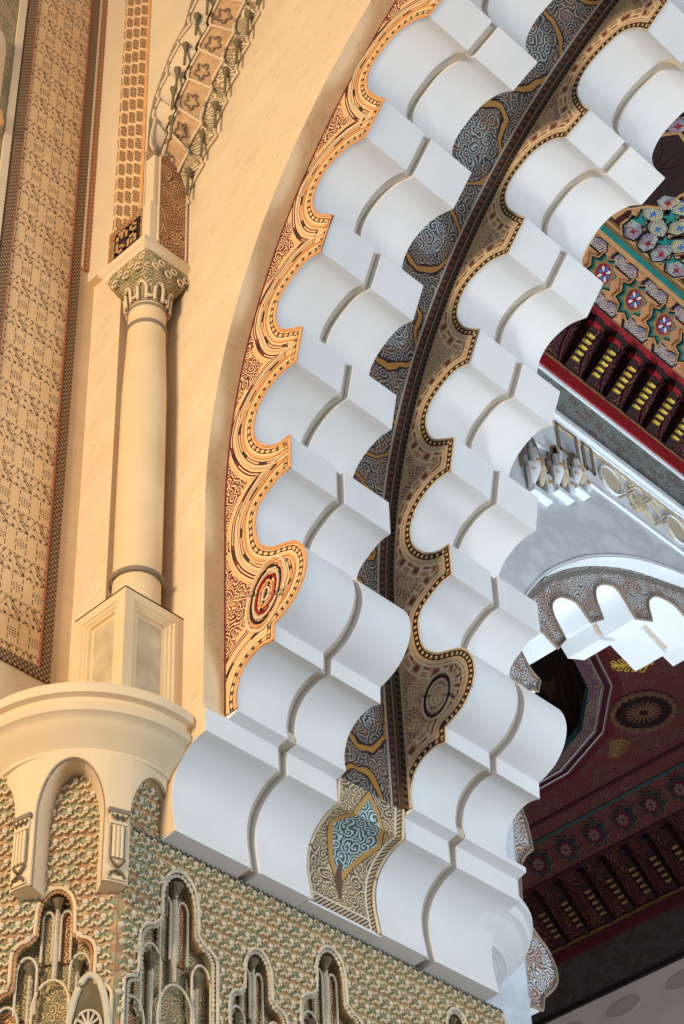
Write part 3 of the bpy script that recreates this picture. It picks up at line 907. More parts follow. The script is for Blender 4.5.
def pier_strip(a0, a1, m, zb=zbot):
    N = 8
    A = np.linspace(a0, a1, N+1)
    for a, b_ in zip(A, A[1:]):
        m.add([shell_pt(a, zb), shell_pt(b_, zb), shell_pt(b_, zsp), shell_pt(a, zsp), shell_pt(a, ZT, RS+.02), shell_pt(b_, ZT, RS+.02)], [(0, 1, 2, 3), (3, 2, 5, 4)])
    m.add([shell_pt(a0, zb), shell_pt(a0, zsp), shell_pt(a0, zsp, RS-.45), shell_pt(a0, zb, RS-.45)], [(0, 1, 2, 3)])
    m.add([shell_pt(a1, zb), shell_pt(a1, zsp), shell_pt(a1, zsp, RS-.45), shell_pt(a1, zb, RS-.45)], [(0, 1, 2, 3)])
    m.add([shell_pt(a0, zb), shell_pt(a1, zb), shell_pt(a1, zb, RS-.45), shell_pt(a0, zb, RS-.45)], [(0, 1, 2, 3)])
pier_strip(op0[-1][0], op[0][0], m); pier_strip(op[-1][0], op2[0][0], m)
m.build('drum_shell', 'cream', tc, 35, fix=False)
m = MB()
for o in (op0, op, op2): m.tube([shell_pt(o[0][0], zbot, RS-.04)]+[shell_pt(a, z, RS-.04) for a, z in o]+[shell_pt(o[-1][0], zbot, RS-.04)], .012, 5)
m.build('arch_edge_line', 'ring', tc)

def colonette(ac_, label):
    """carved engaged colonnette on the drum"""
    p = shell_pt(ac_, zbot, RS)
    t = thing('engaged_colonnette', p, label, 'colonnette', 'engaged colonnettes on the drum')
    w = .10/RS
    z0 = zbot+.02; z1 = zsp-.02
    def pl(a0, a1, za, zb_, d, nm, mat, par=t):
        m = MB(); q = [shell_pt(a0, za, RS), shell_pt(a1, za, RS), shell_pt(a1, zb_, RS), shell_pt(a0, zb_, RS)]
        q2 = [shell_pt(a0, za, RS+d), shell_pt(a1, za, RS+d), shell_pt(a1, zb_, RS+d), shell_pt(a0, zb_, RS+d)]
        m.add(q+q2, [(4, 5, 6, 7), (0, 1, 5, 4), (1, 2, 6, 5), (2, 3, 7, 6), (3, 0, 4, 7)]); return m.build(nm, mat, par, 0)
    pl(ac_-w*1.1, ac_+w*1.1, z1-.05, z1, .05, 'abacus', 'ring')
    H = z1-z0
    pl(ac_-w*.9, ac_+w*.9, z1-.22*H, z1-.05, .035, 'capital_block', 'cream')
    m = MB()
    for k in (-1, 0, 1):
        c = ac_+k*w*.55
        m.tube([shell_pt(c-.03, z1-.08, RS+.05), shell_pt(c, z1-.17*H, RS+.05), shell_pt(c+.03, z1-.08, RS+.05)], .012, 5)
    m.build('capital_leaves', 'dark_relief', t)
    for k in (-1, 0, 1):
        m = MB(); m.tube([shell_pt(ac_+k*w*.42, z0+.30*H, RS+.02), shell_pt(ac_+k*w*.42, z1-.24*H, RS+.02)], .022, 6); m.build('flute', 'cream', t)
    m = MB()
    for k in (-.75, -.2, .2, .75): m.tube([shell_pt(ac_+k*w, z0+.30*H, RS+.012), shell_pt(ac_+k*w, z1-.24*H, RS+.012)], .009, 5)
    m.build('flute_shadow_fillet', 'ring', t)
    m = MB()
    for sg in (-1, 1):
        m.tube([shell_pt(ac_+sg*w*.05, z0+.16*H, RS+.03), shell_pt(ac_+sg*w*.5, z0+.22*H, RS+.03), shell_pt(ac_+sg*w*.75, z0+.28*H, RS+.03)], .016, 5)
        m.tube([shell_pt(ac_+sg*w*.05, z0+.12*H, RS+.03), shell_pt(ac_+sg*w*.6, z0+.08*H, RS+.03), shell_pt(ac_+sg*w*.8, z0+.02*H, RS+.03)], .018, 5)
    m.build('base_scroll', 'dark_relief', t)
    pl(ac_-w, ac_+w, z0, z0+.04, .03, 'plinth', 'cream')
colonette((op[-1][0]+op2[0][0])/2, 'small carved colonnette between the big arched niche and the pier corner')
colonette((op0[-1][0]+op[0][0])/2, 'small carved colonnette left of the big arched niche, at the photo edge')
# drum core behind the shell
MB().lathe([(.0, 12.2), (.40, 12.2), (.40, 8.4), (0, 8.4)], CD[0], CD[1], 30).build('drum_core', 'cream', tc, 35)

# ------------------------------------------------------------------ corner column on its pedestal
PX0, PX1, PYa, PYb = -13.975, -13.107, 10.805, 11.67
PZ0, PZ1 = 12.94, 14.395
def rect_frame(m, o, ax, up, nrm, w, h, steps):
    """stepped picture-frame moulding on a face: steps = [(inset, proud)]"""
    o, ax, up, nrm = (np.array(t_, float) for t_ in (o, ax, up, nrm))
    for (i0, d0), (i1, d1) in zip(steps, steps[1:]):
        a = [o+ax*i0+up*i0+nrm*d0, o+ax*(w-i0)+up*i0+nrm*d0, o+ax*(w-i0)+up*(h-i0)+nrm*d0, o+ax*i0+up*(h-i0)+nrm*d0]
        b_ = [o+ax*i1+up*i1+nrm*d1, o+ax*(w-i1)+up*i1+nrm*d1, o+ax*(w-i1)+up*(h-i1)+nrm*d1, o+ax*i1+up*(h-i1)+nrm*d1]
        m.add(a+b_, [(k, (k+1) % 4, (k+1) % 4+4, k+4) for k in range(4)])
t = thing('column_pedestal', ((PX0+PX1)/2, (PYa+PYb)/2, PZ0), 'square cream pedestal with framed marble panels standing on the round cornice', 'pedestal')
iw = .085
MB().box((PX0+iw, PYa+iw, PZ0), (PX1-iw, PYb, PZ1-.02)).build('core', 'pedmarble', t, 0)
W = PX1-PX0; D = PYb-PYa; H = PZ1-PZ0
st = [(0, 0), (.13, 0), (.145, -.02), (.175, -.02), (.19, -.04), (.215, -.04), (.23, -.075), (.26, -.083)]
m = MB(); rect_frame(m, (PX0, PYa, PZ0-.25), (1, 0, 0), (0, 0, 1), (0, -1, 0), W, H+.25, st); m.build('frame_moulding', 'stone', t, 0)
m = MB(); rect_frame(m, (PX1, PYa, PZ0-.25), (0, 1, 0), (0, 0, 1), (1, 0, 0), D, H+.25, st); m.build('frame_moulding', 'stone', t, 0)
MB().box((PX0, PYa, PZ1-.02), (PX1, PYb, PZ1)).build('top_slab', 'stone', t, 0)
CX, CY = -13.51, 11.30
t = thing('corner_column', (CX, CY, PZ1), 'smooth round cream column with carved capital in the wall corner', 'column')
rb, rt_ = .282, .25
def torus_prof(r, z, a): return [(r, z-a)]+[(r+a*math.cos(q), z+a*math.sin(q)) for q in np.linspace(-PI/2, PI/2, 7)]+[(r, z+a)]
MB().lathe([(0, PZ1), (.29, PZ1), (.29, PZ1+.14), (rb, PZ1+.2), (rb+.004, 16.5), (rb, 18.0), (rt_, 19.0), (rt_, 19.62), (0, 19.62)], CX, CY, 48).build('shaft', 'stone', t, 30)
MB().lathe(torus_prof(.30, 14.93, .035), CX, CY, 40).build('base_ring', 'ring', t)
zn1 = float(onX(145.5, 312, -13.53)[2]); zn2 = float(onX(144, 332, -13.53)[2])
MB().lathe(torus_prof(.245, 19.18, .032), CX, CY, 40).build('necking_ring', 'ring', t)
MB().lathe(torus_prof(.235, 19.50, .032), CX, CY, 40).build('necking_ring', 'ring', t)
cap = bpy.data.objects.new('capital', None); C.objects.link(cap); cap.parent = t; WL[cap.name] = WL[t.name]
# bell: square above, round below
m = MB(); rows = 9; seg = 40; hw = .40
vs = []
for i in range(rows):
    q = i/(rows-1); z = 19.55+q*.72
    k = max(0, min(1, (q-.30)/.5)); k = k*k*(3-2*k)
    for j in range(seg):
        a = 2*PI*j/seg; ca, sa = math.cos(a), math.sin(a)
        rs = hw*.96/max(abs(ca), abs(sa)); rc = .25+.06*q
        r = rc*(1-k)+min(rs, hw*1.30)*k
        vs.append((CX+r*ca, CY+r*sa, z))
m.add(vs, [(i*seg+j, i*seg+(j+1) % seg, (i+1)*seg+(j+1) % seg, (i+1)*seg+j) for i in range(rows-1) for j in range(seg)])
m.uv(lambda p: (math.atan2(p[1]-CY, p[0]-CX)*.4, p[2])); m.build('bell', 'leaf_green', cap, 40, fix=False)
m = MB()
for k in range(16):
    a0 = 2*PI*k/16; a1 = 2*PI*(k+1)/16; r = .285
    P = lambda a, z, rr: (CX+rr*math.cos(a), CY+rr*math.sin(a), z)
    am = (a0+a1)/2
    if k % 2: m.tube([P(a0, 19.56, r), P(a0, 19.78, r+.02), P((a0*3+a1)/4, 19.84, r+.03), P(am, 19.86, r+.03), P((a0+3*a1)/4, 19.84, r+.03), P(a1, 19.78, r+.02), P(a1, 19.56, r)], .022, 6)
    else: m.tube([P(a0, 19.64, r), P(am, 19.60, r+.01), P(a1, 19.64, r)], .022, 6)
m.build('leaf_loops', 'cream', cap)
m = MB()
for (fx, ax_) in (((0, -1), (1, 0)), ((1, 0), (0, 1))):
    for dx in (-.22, 0, .22):
        for dz, rr in ((20.02, .05), (20.14, .045)):
            p = (CX+fx[0]*(hw*.93)+ax_[0]*(dx+(.1 if dz > 20.1 else 0)), CY+fx[1]*(hw*.93)+ax_[1]*(dx+(.1 if dz > 20.1 else 0)), dz)
            m.tube([(p[0]+ax_[0]*rr*math.cos(a)+fx[0]*.02, p[1]+ax_[1]*rr*math.cos(a)+fx[1]*.02, p[2]+rr*math.sin(a)) for a in np.linspace(0, 5.6, 12)], .014, 5)
m.build('scrolls', 'cream', cap)
AX0, AX1, AY0, AY1 = -14.03, -13.10, 10.86, 11.67
def slab(m, x0, x1, y0, y1, prof):
    for (o0, z0), (o1, z1) in zip(prof, prof[1:]):
        m.add([(x0-o0, y0-o0, z0), (x1+o0, y0-o0, z0), (x1+o0, y1, z0), (x0-o0, y1, z0), (x0-o1, y0-o1, z1), (x1+o1, y0-o1, z1), (x1+o1, y1, z1), (x0-o1, y1, z1)],
              [(0, 1, 5, 4), (1, 2, 6, 5), (3, 0, 4, 7)])
    o0, z0 = prof[0]; m.add([(x0-o0, y0-o0, z0), (x1+o0, y0-o0, z0), (x1+o0, y1, z0), (x0-o0, y1, z0)], [(0, 1, 2, 3)])
m = MB(); slab(m, AX0+.06, AX1-.06, AY0+.06, AY1, [(-.03, 20.24), (0, 20.27), (.02, 20.33), (.06, 20.37), (.06, 20.46), (.02, 20.48), (.02, 20.54), (-.05, 20.56)])
m.build('abacus', 'cream', cap, 20)

# impost block above the capital with its painted faces
IX0, IX1, IY0 = -14.0, -13.17, 11.0
t = thing('impost_block', ((IX0+IX1)/2, 11.3, 20.5), 'carved impost block on the column capital, with a small square script tile', 'impost')
MB().box((IX0, IY0, 20.5), (IX1, 11.67, 21.35)).build('body', 'cream', t, 0)
m = MB(); m.quad((IX0, IY0-.012, 20.56), (IX1-.16, IY0-.012, 20.56), (IX1-.16, IY0-.012, 21.33), (IX0, IY0-.012, 21.33)); m.uv(lambda p: (p[0], p[2])); m.build('flower_field', 'leaf_warm', t, 0)
tl = thing('script_tile', (-13.62, IY0-.02, 20.8), None, None); tl.parent = t; tl.location = tuple(np.array((-13.62, IY0-.02, 20.8))-WL[t.name])
tx0, tx1, tz0, tz1 = -13.86, -13.36, 20.66, 21.16
MB().box((tx0, IY0-.03, tz0), (tx1, IY0-.01, tz1)).build('ground', 'black', tl, 0)
m = MB(); k = (tx1-tx0)/11
for (a, b_, c_, d_) in ((1, 1, 2, 6), (1, 1, 5, 2), (4, 1, 5, 4), (2.6, 3.2, 5, 4.2), (6, 1, 7, 5), (6, 4, 10, 5), (9, 1, 10, 5), (7.6, 1, 8.4, 3), (1, 7, 2, 10), (1, 9, 6, 10), (3, 7, 4, 9), (5, 6.3, 6, 10), (7, 6.3, 10, 7.2), (7, 6.3, 8, 10), (9, 8.2, 10, 10), (7, 9.2, 10, 10)):
    m.box((tx0+a*k, IY0-.042, tz0+b_*k), (tx0+c_*k, IY0-.029, tz0+d_*k))
m.build('square_script', 'tan', tl, 0)

# wall plane behind the column: pilaster with a carved scale strip
YP = 11.22; XLW = -14.57
m = MB(); m.box((XLW-1.0, YP, 11.0), (XWALL, 13.0, 33.0)); struct(m.build('wall_pilaster', 'wall', smooth=0), 'narrow cream wall strip behind the column', 'wall')
m = MB(); m.box((XLW-.2, 11.1, 20.9), (IX0-.0, YP+.05, 33.0)); struct(m.build('trim_2', 'cream', smooth=0), 'narrow cream strip beside the carved scale strip', 'trim')
t = thing('carved_strip', (-13.7, 11.02, 21.3), 'upright strip of dark carved scales above the impost block', 'carved strip')
MB().box((IX0, IY0+.03, 21.35), (IX1-.18, 11.67, 33.0)).build('backing', 'cream', t, 0)
m = MB(); m.quad((IX0+.02, IY0+.018, 21.33), (IX1-.27, IY0+.018, 21.33), (IX1-.27, IY0+.018, 33), (IX0+.02, IY0+.018, 33)); m.uv(lambda p: (p[0], p[2])); m.build('scale_field', 'scale', t, 0)
m = MB(); m.quad((IX1-.27, IY0+.016, 21.33), (IX1-.20, IY0+.016, 21.33), (IX1-.20, IY0+.016, 33), (IX1-.27, IY0+.016, 33)); m.uv(lambda p: (p[0], p[2])); m.build('edge_line', 'orange', t, 0)
# right face of the impost, red leaf carving
t2 = thing('carved_strip', (IX1, 11.35, 20.6), 'short red leaf panel on the side of the impost, under the stalactite arch', 'carved strip')
MB().box((IX1-.2, IY0+.05, 21.3), (IX1-.01, 11.67, 22.4)).build('backing', 'cream', t2, 0)
ztop = float(onX(180, 168, IX1)[2])
m = MB(); hy = np.linspace(11.13, 11.63, 9)
top = [ztop-.1+.42*math.sin(PI*(i/8))*.6-.30*(i/8)**2 for i in range(9)]
m.add([(IX1+.012, y_, 20.58) for y_ in hy]+[(IX1+.012, y_, z_) for y_, z_ in zip(hy, top)], [(i, i+1, i+10, i+9) for i in range(8)])
m.uv(lambda p: (p[1], p[2])); m.build('leaf_field', 'leaf_bold', t2, 0)
m = MB(); m.tube([(IX1+.012, 11.63, 20.58), (IX1+.012, 11.63, top[-1])]+[(IX1+.012, y_, z_) for y_, z_ in list(zip(hy, top))[::-1]]+[(IX1+.012, 11.13, 20.58)], .018, 5); m.build('field_edge', 'cream', t2)

# ------------------------------------------------------------------ stalactite arch in the corner
tips = XZ([(190, 205), (204, 166), (217.5, 137.5), (227.5, 102.5), (239, 74), (250, 45), (260, 15), (271, -16), (283, -46)], YW)
front = XZ([(153, 150), (155, 120), (159, 100), (167.5, 75), (179, 45), (190, 25), (197, 0), (208, -26), (221, -52)], IY0)
t = thing('stalactite_arch', (IX1, 11.35, tips[0][1]), 'stepped stalactite arch band rising from the impost, top left', 'muqarnas')
YA, YB, YC, YD = IY0, 11.18, 11.46, YW-.0
def cell(p0, p1, ya, yb, bulge, n=7, q0=None, q1=None):
    """concave lobed patch between two tips, from depth ya to yb"""
    q0 = q0 or p0; q1 = q1 or p1
    A = []; Bp = []
    for s_, dst in (((p0, p1), A), ((q0, q1), Bp)):
        (x0, z0), (x1, z1) = s_
        for q in np.linspace(0, 1, n):
            w = math.sin(PI*q**.6)*bulge
            dst.append((x0+(x1-x0)*q**1.35-w*.5, z0+(z1-z0)*q+w*.35))
    m = MB(); m.add([(p[0], ya, p[1]) for p in A]+[(p[0], yb, p[1]) for p in Bp], [(i, i+1, i+1+n, i+n) for i in range(n-1)])
    return m, A, Bp
mid = [((a[0]+b_[0])/2-.04, (a[1]+b_[1])/2+.10) for a, b_ in zip(tips, front)]
for i in range(len(tips)-1):
    f0, f1 = front[i], front[i+1]; g0, g1 = mid[i], mid[i+1]; h0, h1 = tips[i], tips[i+1]
    m, A, Bp = cell(f0, f1, YA, YB, .12, 7, (g0[0]-.06, g0[1]+.05), (g1[0]-.06, g1[1]+.05)); m.build('outer_cell', 'cream', t, 50, fix=False)
    MB().tube([(p[0]+.01, YA-.005, p[1]) for p in A], .022, 5).build('cell_edge', 'cream', t)
    m, A2, B2 = cell(g0, g1, YB, YC, .10, 7, (h0[0]-.12, h0[1]+.22), (h1[0]-.12, h1[1]+.22)); m.build('middle_cell', 'carved_tan', t, 50, fix=False)
    mm = MB(); 
    mm.tube([(p[0]+.02, YB, p[1]) for p in A2], .022, 5); mm.tube([(p[0]+.02, YC, p[1]) for p in B2], .022, 5)
    mm.tube([(A2[-1][0]+.02, YB, A2[-1][1]), (B2[-1][0]+.02, YC, B2[-1][1])], .026, 5)
    mm.build('arris', 'cream', t)
    cx, cz = (A2[3][0]+B2[3][0])/2, (A2[3][1]+B2[3][1])/2
    fl = MB(); cyy = (YB+YC)/2; D_ = np.array([B2[3][0]-A2[3][0], YC-YB, B2[3][1]-A2[3][1]]); D_ /= np.linalg.norm(D_)
    U_ = np.array([A2[4][0]-A2[2][0], 0, A2[4][1]-A2[2][1]]); U_ /= np.linalg.norm(U_); N_ = np.cross(U_, D_); N_ = N_ if N_[0] > 0 else -N_
    c_ = np.array([cx, cyy, cz])+N_*.03
    fl.tube([c_+D_*(.085*(1+.3*math.cos(5*a))*math.cos(a))+U_*(.11*(1+.3*math.cos(5*a))*math.sin(a)) for a in np.linspace(0, 2*PI, 31)[:-1]], .011, 5, True)
    fl.build('carved_flower', 'ring', t)
    m, A3, B3 = cell((h0[0]-.12, h0[1]+.22), (h1[0]-.12, h1[1]+.22), YC, YD-.01, .16, 7, h0, h1); m.uv(lambda p: (p[1], p[2])); m.build('inner_cell', 'leaf_pale', t, 50, fix=False)
    MB().tube([(p[0]+.015, YD-.03, p[1]) for p in B3], .022, 5).build('cell_edge', 'cream', t)
    # dark pendant colonnettes under each cell
    for (c0, yy, L_) in ((((h0[0]+.09), h0[1]+.02), YD-.14, .42), ((f0[0]+.29, f0[1]+.02), YA+.06, .36)):
        c = bpy.data.objects.new('pendant_colonnette', None); C.objects.link(c); c.parent = t; WL[c.name] = WL[t.name]
        MB().tube([(c0[0], yy, c0[1]), (c0[0]+.02, yy, c0[1]+L_)], .022, 6).build('shaft', 'pend', c)
        MB().tube([(c0[0]+.02, yy, c0[1]+L_-.04), (c0[0]+.025, yy, c0[1]+L_+.1)], [.025, .06], 6).build('capital', 'pend', c)
# solid body of the arch between its soffit and the scale strip
m = MB(); bp = [(p[0]-.14, p[1]+.16) for p in front]; poly = bp+[(front[-1][0]-.14, 33), (IX1-.18, 33), (IX1-.18, front[0][1]+.1)]
m.prism(poly, xz(IY0+.01), xz(YW+.05)); m.build('spandrel', 'cream', t, 0)
bp = [(p[0]-.22, p[1]+.30) for p in mid]; 
m = MB(); m.prism(bp+[(mid[-1][0]-.22, 33), (IX1-.18, 33), (IX1-.18, mid[0][1]+.3)], xz(YB), xz(YW+.05)); m.build('backing', 'cream', t, 0)

# ------------------------------------------------------------------ left wall with the brown carved panel
m = MB(); m.box((XLW-.6, -4, 9.0), (XLW, YP+.1, 33)); struct(m.build('wall_left', 'wall', smooth=0), 'cream side wall around the tall brown panel', 'wall')
pr = onX(56.4, 686, XLW); py1 = float(pr[1])-.12; pz0 = float(pr[2])-.05
pl_ = onX(17, 0, XLW); 
py0 = float(onX(-12, 470, XLW)[1])
yl = float(onX(17, 150, XLW)[1])-.1
t = thing('carved_wall_panel', (XLW, (yl+py1)/2, pz0), 'tall brown carved panel with dark chequer border left of the column', 'wall panel')
bw = .15
def px_rect(nm, mat, y0, y1, z0, z1, d, par):
    m = MB(); m.box((XLW, y0, z0), (XLW+d, y1, z1)); m.uv(lambda p: (p[1], p[2])); return m.build(nm, mat, par, 0)
px_rect('panel_field', 'panel', yl+bw, py1-bw, pz0+bw, 33, .02, t)
px_rect('border', 'border_dark', py1-bw, py1, pz0, 33, .035, t)
px_rect('border', 'border_dark', yl, yl+bw, pz0, 33, .035, t)
px_rect('border', 'border_dark', yl+bw, py1-bw, pz0, pz0+bw, .035, t)
for yy in (py1-bw-.012, yl+bw+.012): MB().tube([(XLW+.03, yy, pz0+bw), (XLW+.03, yy, 33)], .014, 5).build('fillet', 'border_brown', t)
bz = float(onX(93, 277, XLW)[2])
t = thing('leaf_border', (XLW, py1+.2, bz), 'narrow reddish leaf border right of the brown panel, ending beside the capital', 'border')
px_rect('leaf_field', 'border_brown', py1+.045, py1+.15, bz, 33, .03, t); MB().box((XLW, py1+.005, bz), (XLW+.04, py1+.04, 33)).build('white_fillet', 'cream', t, 0)
MB().box((XLW, yl-.16, pz0), (XLW+.05, yl-.04, 33)).build('trim_3', 'cream', None, 0)
tag(bpy.data.objects['trim_3'], 'pale upright fillet along the left edge of the brown panel', 'trim', None, 'structure')
t = thing('carved_strip', (XLW, yl-.6, 21), 'dark green carved strip at the upper left photo edge', 'carved strip')
px_rect('strip_field', 'leaf_green', yl-1.2, yl-.18, 20.0, 33, .02, t)
p = onX(6, 78, XLW+.1)
t = thing('stalactite_corbel', (XLW, p[1], p[2]-.8), 'pale rounded corbel tip cut by the upper left photo edge', 'corbel')
m = MB(); cy, cz_ = float(p[1])-.12, float(p[2])
m.add([(XLW+.02+.22*math.sin(PI*i/10)*(1 if j else 1)*(1-.25*j), cy-.5+.62*(i/10), cz_+.75-.9*j*.9-.25*(i/10)*j) for j in range(3) for i in range(11)], [(j*11+i, j*11+i+1, j*11+i+12, j*11+i+11) for j in range(2) for i in range(10)])
m.build('hood', 'cream', t, 50, fix=False)
MB().frustum((XLW, cy-.25, cz_-1.15), (XLW+.2, cy+.12, cz_-.85), .04).build('foot', 'orange', t, 0)

# ------------------------------------------------------------------ hall beyond: wall with the far arch
XB0, XBF = XLW, -14.9
outer_px = [(515, 605), (540, 580), (570, 563), (600, 557), (640, 560), (684, 575)]
YMID = 28.4
o_pts = YZ(outer_px, XB0)
i_pts = YZ([(529, 588), (545, 578.5), (560, 572), (580, 567.5), (600, 566), (640, 573), (684, 587)], XBF)
low = [(19.55, 17.0), (19.25, 15.5), (19.2, 13.0), (19.2, 11.0)]
left = low[::-1][:-0 or None]
left = [(19.2, 6.0), (19.2, 13.0), (19.25, 15.0), (19.45, 17.4)]
def half(pts):
    q = smooth_path(left+pts+[(27.0, pts[-1][1]+.42), (YMID, pts[-1][1]+.55)], 5)
    return q
ho = half([(20.0, 19.9)]+o_pts[1:]); full_o = ho+[(2*YMID-p[0], p[1]) for p in ho[::-1][1:]]
wall_poly = [(16.9, 6.0)]+full_o+[(39.0, 6.0), (39.0, 30.5), (16.9, 30.5)]
yz = lambda X: (lambda p: (X, p[0], p[1]))
m = MB(); m.prism(wall_poly, yz(XB0), yz(XBF-.02)); struct(m.build('wall_far', 'marble', smooth=25), 'grey marble wall around the far lobed arch', 'wall')
# reveal lining, white to carry the light from below
# carved face and lobes
lob = [[(536.5, 692), (529, 690), (524, 705), (523, 730), (527, 750), (533, 757)], [(534, 772), (525, 778), (520, 792), (520, 808), (525, 822)],
       [(531, 850), (524, 856), (519, 868), (519, 888), (522, 912), (535, 935), (547, 952), (555, 974), (553, 988), (542, 998)], [(541, 1011), (530, 1006), (515, 1010)]]
up = [[(557, 648.7), (549, 640), (541, 632), (529, 627), (520, 634), (518.5, 646), (521, 655), (530, 671), (538.5, 681)],
      [(590.5, 622.5), (577, 604), (564, 597.5), (556, 598), (550.5, 605), (552.5, 616), (564, 639.5)],
      [(635, 618.7), (617, 590), (603, 584), (595, 588), (594.5, 599), (602, 619)],
      [(684, 616), (672, 604), (656, 596), (648, 600), (647.5, 608), (651, 621)],
      [(737, 630), (722, 616), (706, 608), (698, 612), (697.5, 620), (701, 634)]]
bl = []
for sg in up[::-1]: bl.append(YZ(sg, XBF))
for sg in lob: bl.append(YZ(sg, XBF))
bl_path = []
for sg in bl: bl_path += smooth_path(sg, 5)
hi = half([(20.3, 20.3)]+i_pts[1:])
hi_c = [p for p in hi if p[0] <= bl_path[0][0]+.6 and p[1] > 13.0]
rib_b = bl_path+[(19.3, bl_path[-1][1])]+hi_c
t = thing('lobed_arch_rib', (XBF, 20.5, 13), 'smaller grey lobed arch in the far hall, seen to the right behind the main ribs', 'arch rib')
for (xa, xb) in ((XBF, XBF-.70), (XBF-.82, XBF-1.55)):
    MB().prism(rib_b, yz(xa), yz(xb)).build('lobed_moulding', 'bgwhite', t, 28)
c_sh = [(p[0]-.03, p[1]+.09) for p in bl_path]+[(19.3, bl_path[-1][1])]+hi_c
MB().prism(c_sh, yz(XBF-.68), yz(XBF-.84)).build('groove', 'groove', t, 28)
m = MB(); m.prism(rib_b, yz(XBF+.012), yz(XBF-.005)); m.uv(lambda p: (p[1], p[2])); m.build('carved_face', 'face_bg', t, 0)
m = MB(); m.tube([(XBF+.02, p[0], p[1]) for p in bl_path], .03, 5); m.build('edge_moulding', 'ring', t)
nb = np.array(bl_path); T = np.gradient(nb, axis=0); T /= np.linalg.norm(T, axis=1)[:, None]+1e-9; nn = np.stack([-T[:, 1], T[:, 0]], 1)
for sg in bl:
    q = np.array(smooth_path(sg, 5)); T = np.gradient(q, axis=0); T /= np.linalg.norm(T, axis=1)[:, None]+1e-9; nn = np.stack([-T[:, 1], T[:, 0]], 1)*-1
    for o_, mt, rr in ((.10, 'bgwhite', .018), (.20, 'ring', .016), (.28, 'bgwhite', .018)):
        w = q+nn*(-o_); w = [p for p in w if inside(rib_b, p[0], p[1]) and np.sqrt(((nb-p)**2).sum(1)).min() > o_*.9]
        if len(w) > 4 and max(np.linalg.norm(np.diff(np.array(w), axis=0), axis=1)) < .4: MB().tube([(XBF+.02, p[0], p[1]) for p in w], rr, 5).build('strap_line', mt, t)
he = [p for p in hi if p[0] <= 29 and p[1] > 14]
m = MB(); w0 = [(p[0], p[1]) for p in he]; m.strip([(p[0], p[1]-.12) for p in w0], yz(XBF+.03), yz(XBF+.03)); m = MB()
m.add([(XBF+.03, p[0]+.02, p[1]-.17) for p in w0]+[(XBF+.03, p[0], p[1]-.07) for p in w0], [(i, i+1, i+1+len(w0), i+len(w0)) for i in range(len(w0)-1)])
m.uv(lambda p: (p[1], p[2])); m.build('twist_border', 'edge_trim', t, 0)

# frieze and bands of the far wall
def zx(y): return y
frz0, frz1 = 24.62, 25.62
def wband(nm, z0, z1, d, mat, label, cat, y0=16.85, y1=38.9, kind=True):
    m = MB(); m.box((XB0-.02, y0, z0), (XB0+d, y1, z1)); m.uv(lambda p: (p[1], p[2])); o = m.build(nm, mat, None, 0)
    return struct(o, label, cat)
q_ = [p for p in full_o if p[1] > 12]
m = MB(); m.strip([(p[0], p[1]-.012) for p in q_], yz(XB0+.015), yz(XBF+.0)); m.strip([(p[0], p[1]+.0) for p in q_], yz(XB0+.015), lambda p: (XB0+.015, p[0], p[1]+.05)); m.build('reveal', 'bgwhite', t, 40)  # white lining added, light from below put into the reveal's colour
wband('trim_4', frz0, frz1, .03, 'bgwhite', 'white relief frieze board on the far wall', 'trim')
wband('trim_5', frz0-.05, frz0, .05, 'bgwhite', 'thin white line under the far frieze', 'trim')
m = MB(); 
for (z0, z1, d) in ((25.62, 25.68, .06), (25.68, 25.80, .14), (25.80, 25.84, .06)): m.box((XB0-.02, 16.85, z0), (XB0+d, 38.9, z1))
struct(m.build('trim_6', 'bgwhite', None, 0), 'white moulding above the star frieze on the far wall', 'trim')
wband('trim_7', 25.84, 26.80, .05, 'leaf_cool', 'grey green floral band on the far wall', 'trim')
wband('trim_8', 26.80, 26.87, .10, 'bgwhite', 'pale blue line under the red band', 'trim')
wband('trim_9', 26.87, 27.24, .14, 'red', 'bright red band on the far wall', 'trim')
wband('trim_10', 27.24, 27.30, .16, 'olive', 'thin gold line over the red band', 'trim')
# star frieze reliefs
def star_pts(n, r0, r1, a0=0.0): return [((r0 if k % 2 == 0 else r1)*math.cos(a0+PI*k/n), (r0 if k % 2 == 0 else r1)*math.sin(a0+PI*k/n)) for k in range(2*n)]
ypos = [float(onX(*a, XB0)[1]) for a in ((608, 482), (623, 487), (638, 501), (658, 512), (673, 529))]
zf = 25.06
def disc_relief(y, label):
    t = thing('relief_disc', (XB0+.03, y, zf-.3), label, 'relief', 'frieze discs')
    MB().prism([(y+.30*math.cos(a), zf+.30*math.sin(a)) for a in np.linspace(0, 2*PI, 20, endpoint=False)], yz(XB0+.02), yz(XB0+.07)).build('disc', 'beige', t, 30)
    MB().tube([(XB0+.07, y+.31*math.cos(a), zf+.31*math.sin(a)) for a in np.linspace(0, 2*PI, 24, endpoint=False)], .025, 5, True).build('rim', 'bgwhite', t)
def cross_relief(y, label, star):
    t = thing('relief_star' if star else 'relief_knot', (XB0+.03, y, zf-.3), label, 'relief', 'frieze stars' if star else 'frieze knots')
    if star: MB().prism([(y+p[0], zf+p[1]) for p in star_pts(8, .22, .15)], yz(XB0+.02), yz(XB0+.08)).build('star', 'beige', t, 0)
    m = MB()
    for k in range(4):
        a = PI/4+k*PI/2 if not star else PI/4+k*PI/2
        for o_ in (-.035, .035):
            dx, dz = math.cos(a), math.sin(a); 
            m.tube([(XB0+.06, y+dx*.08-dz*o_, zf+dz*.08+dx*o_), (XB0+.06, y+dx*.42-dz*o_, zf+dz*.42+dx*o_)], .022, 5)
    m.build('strap', 'beige', t)
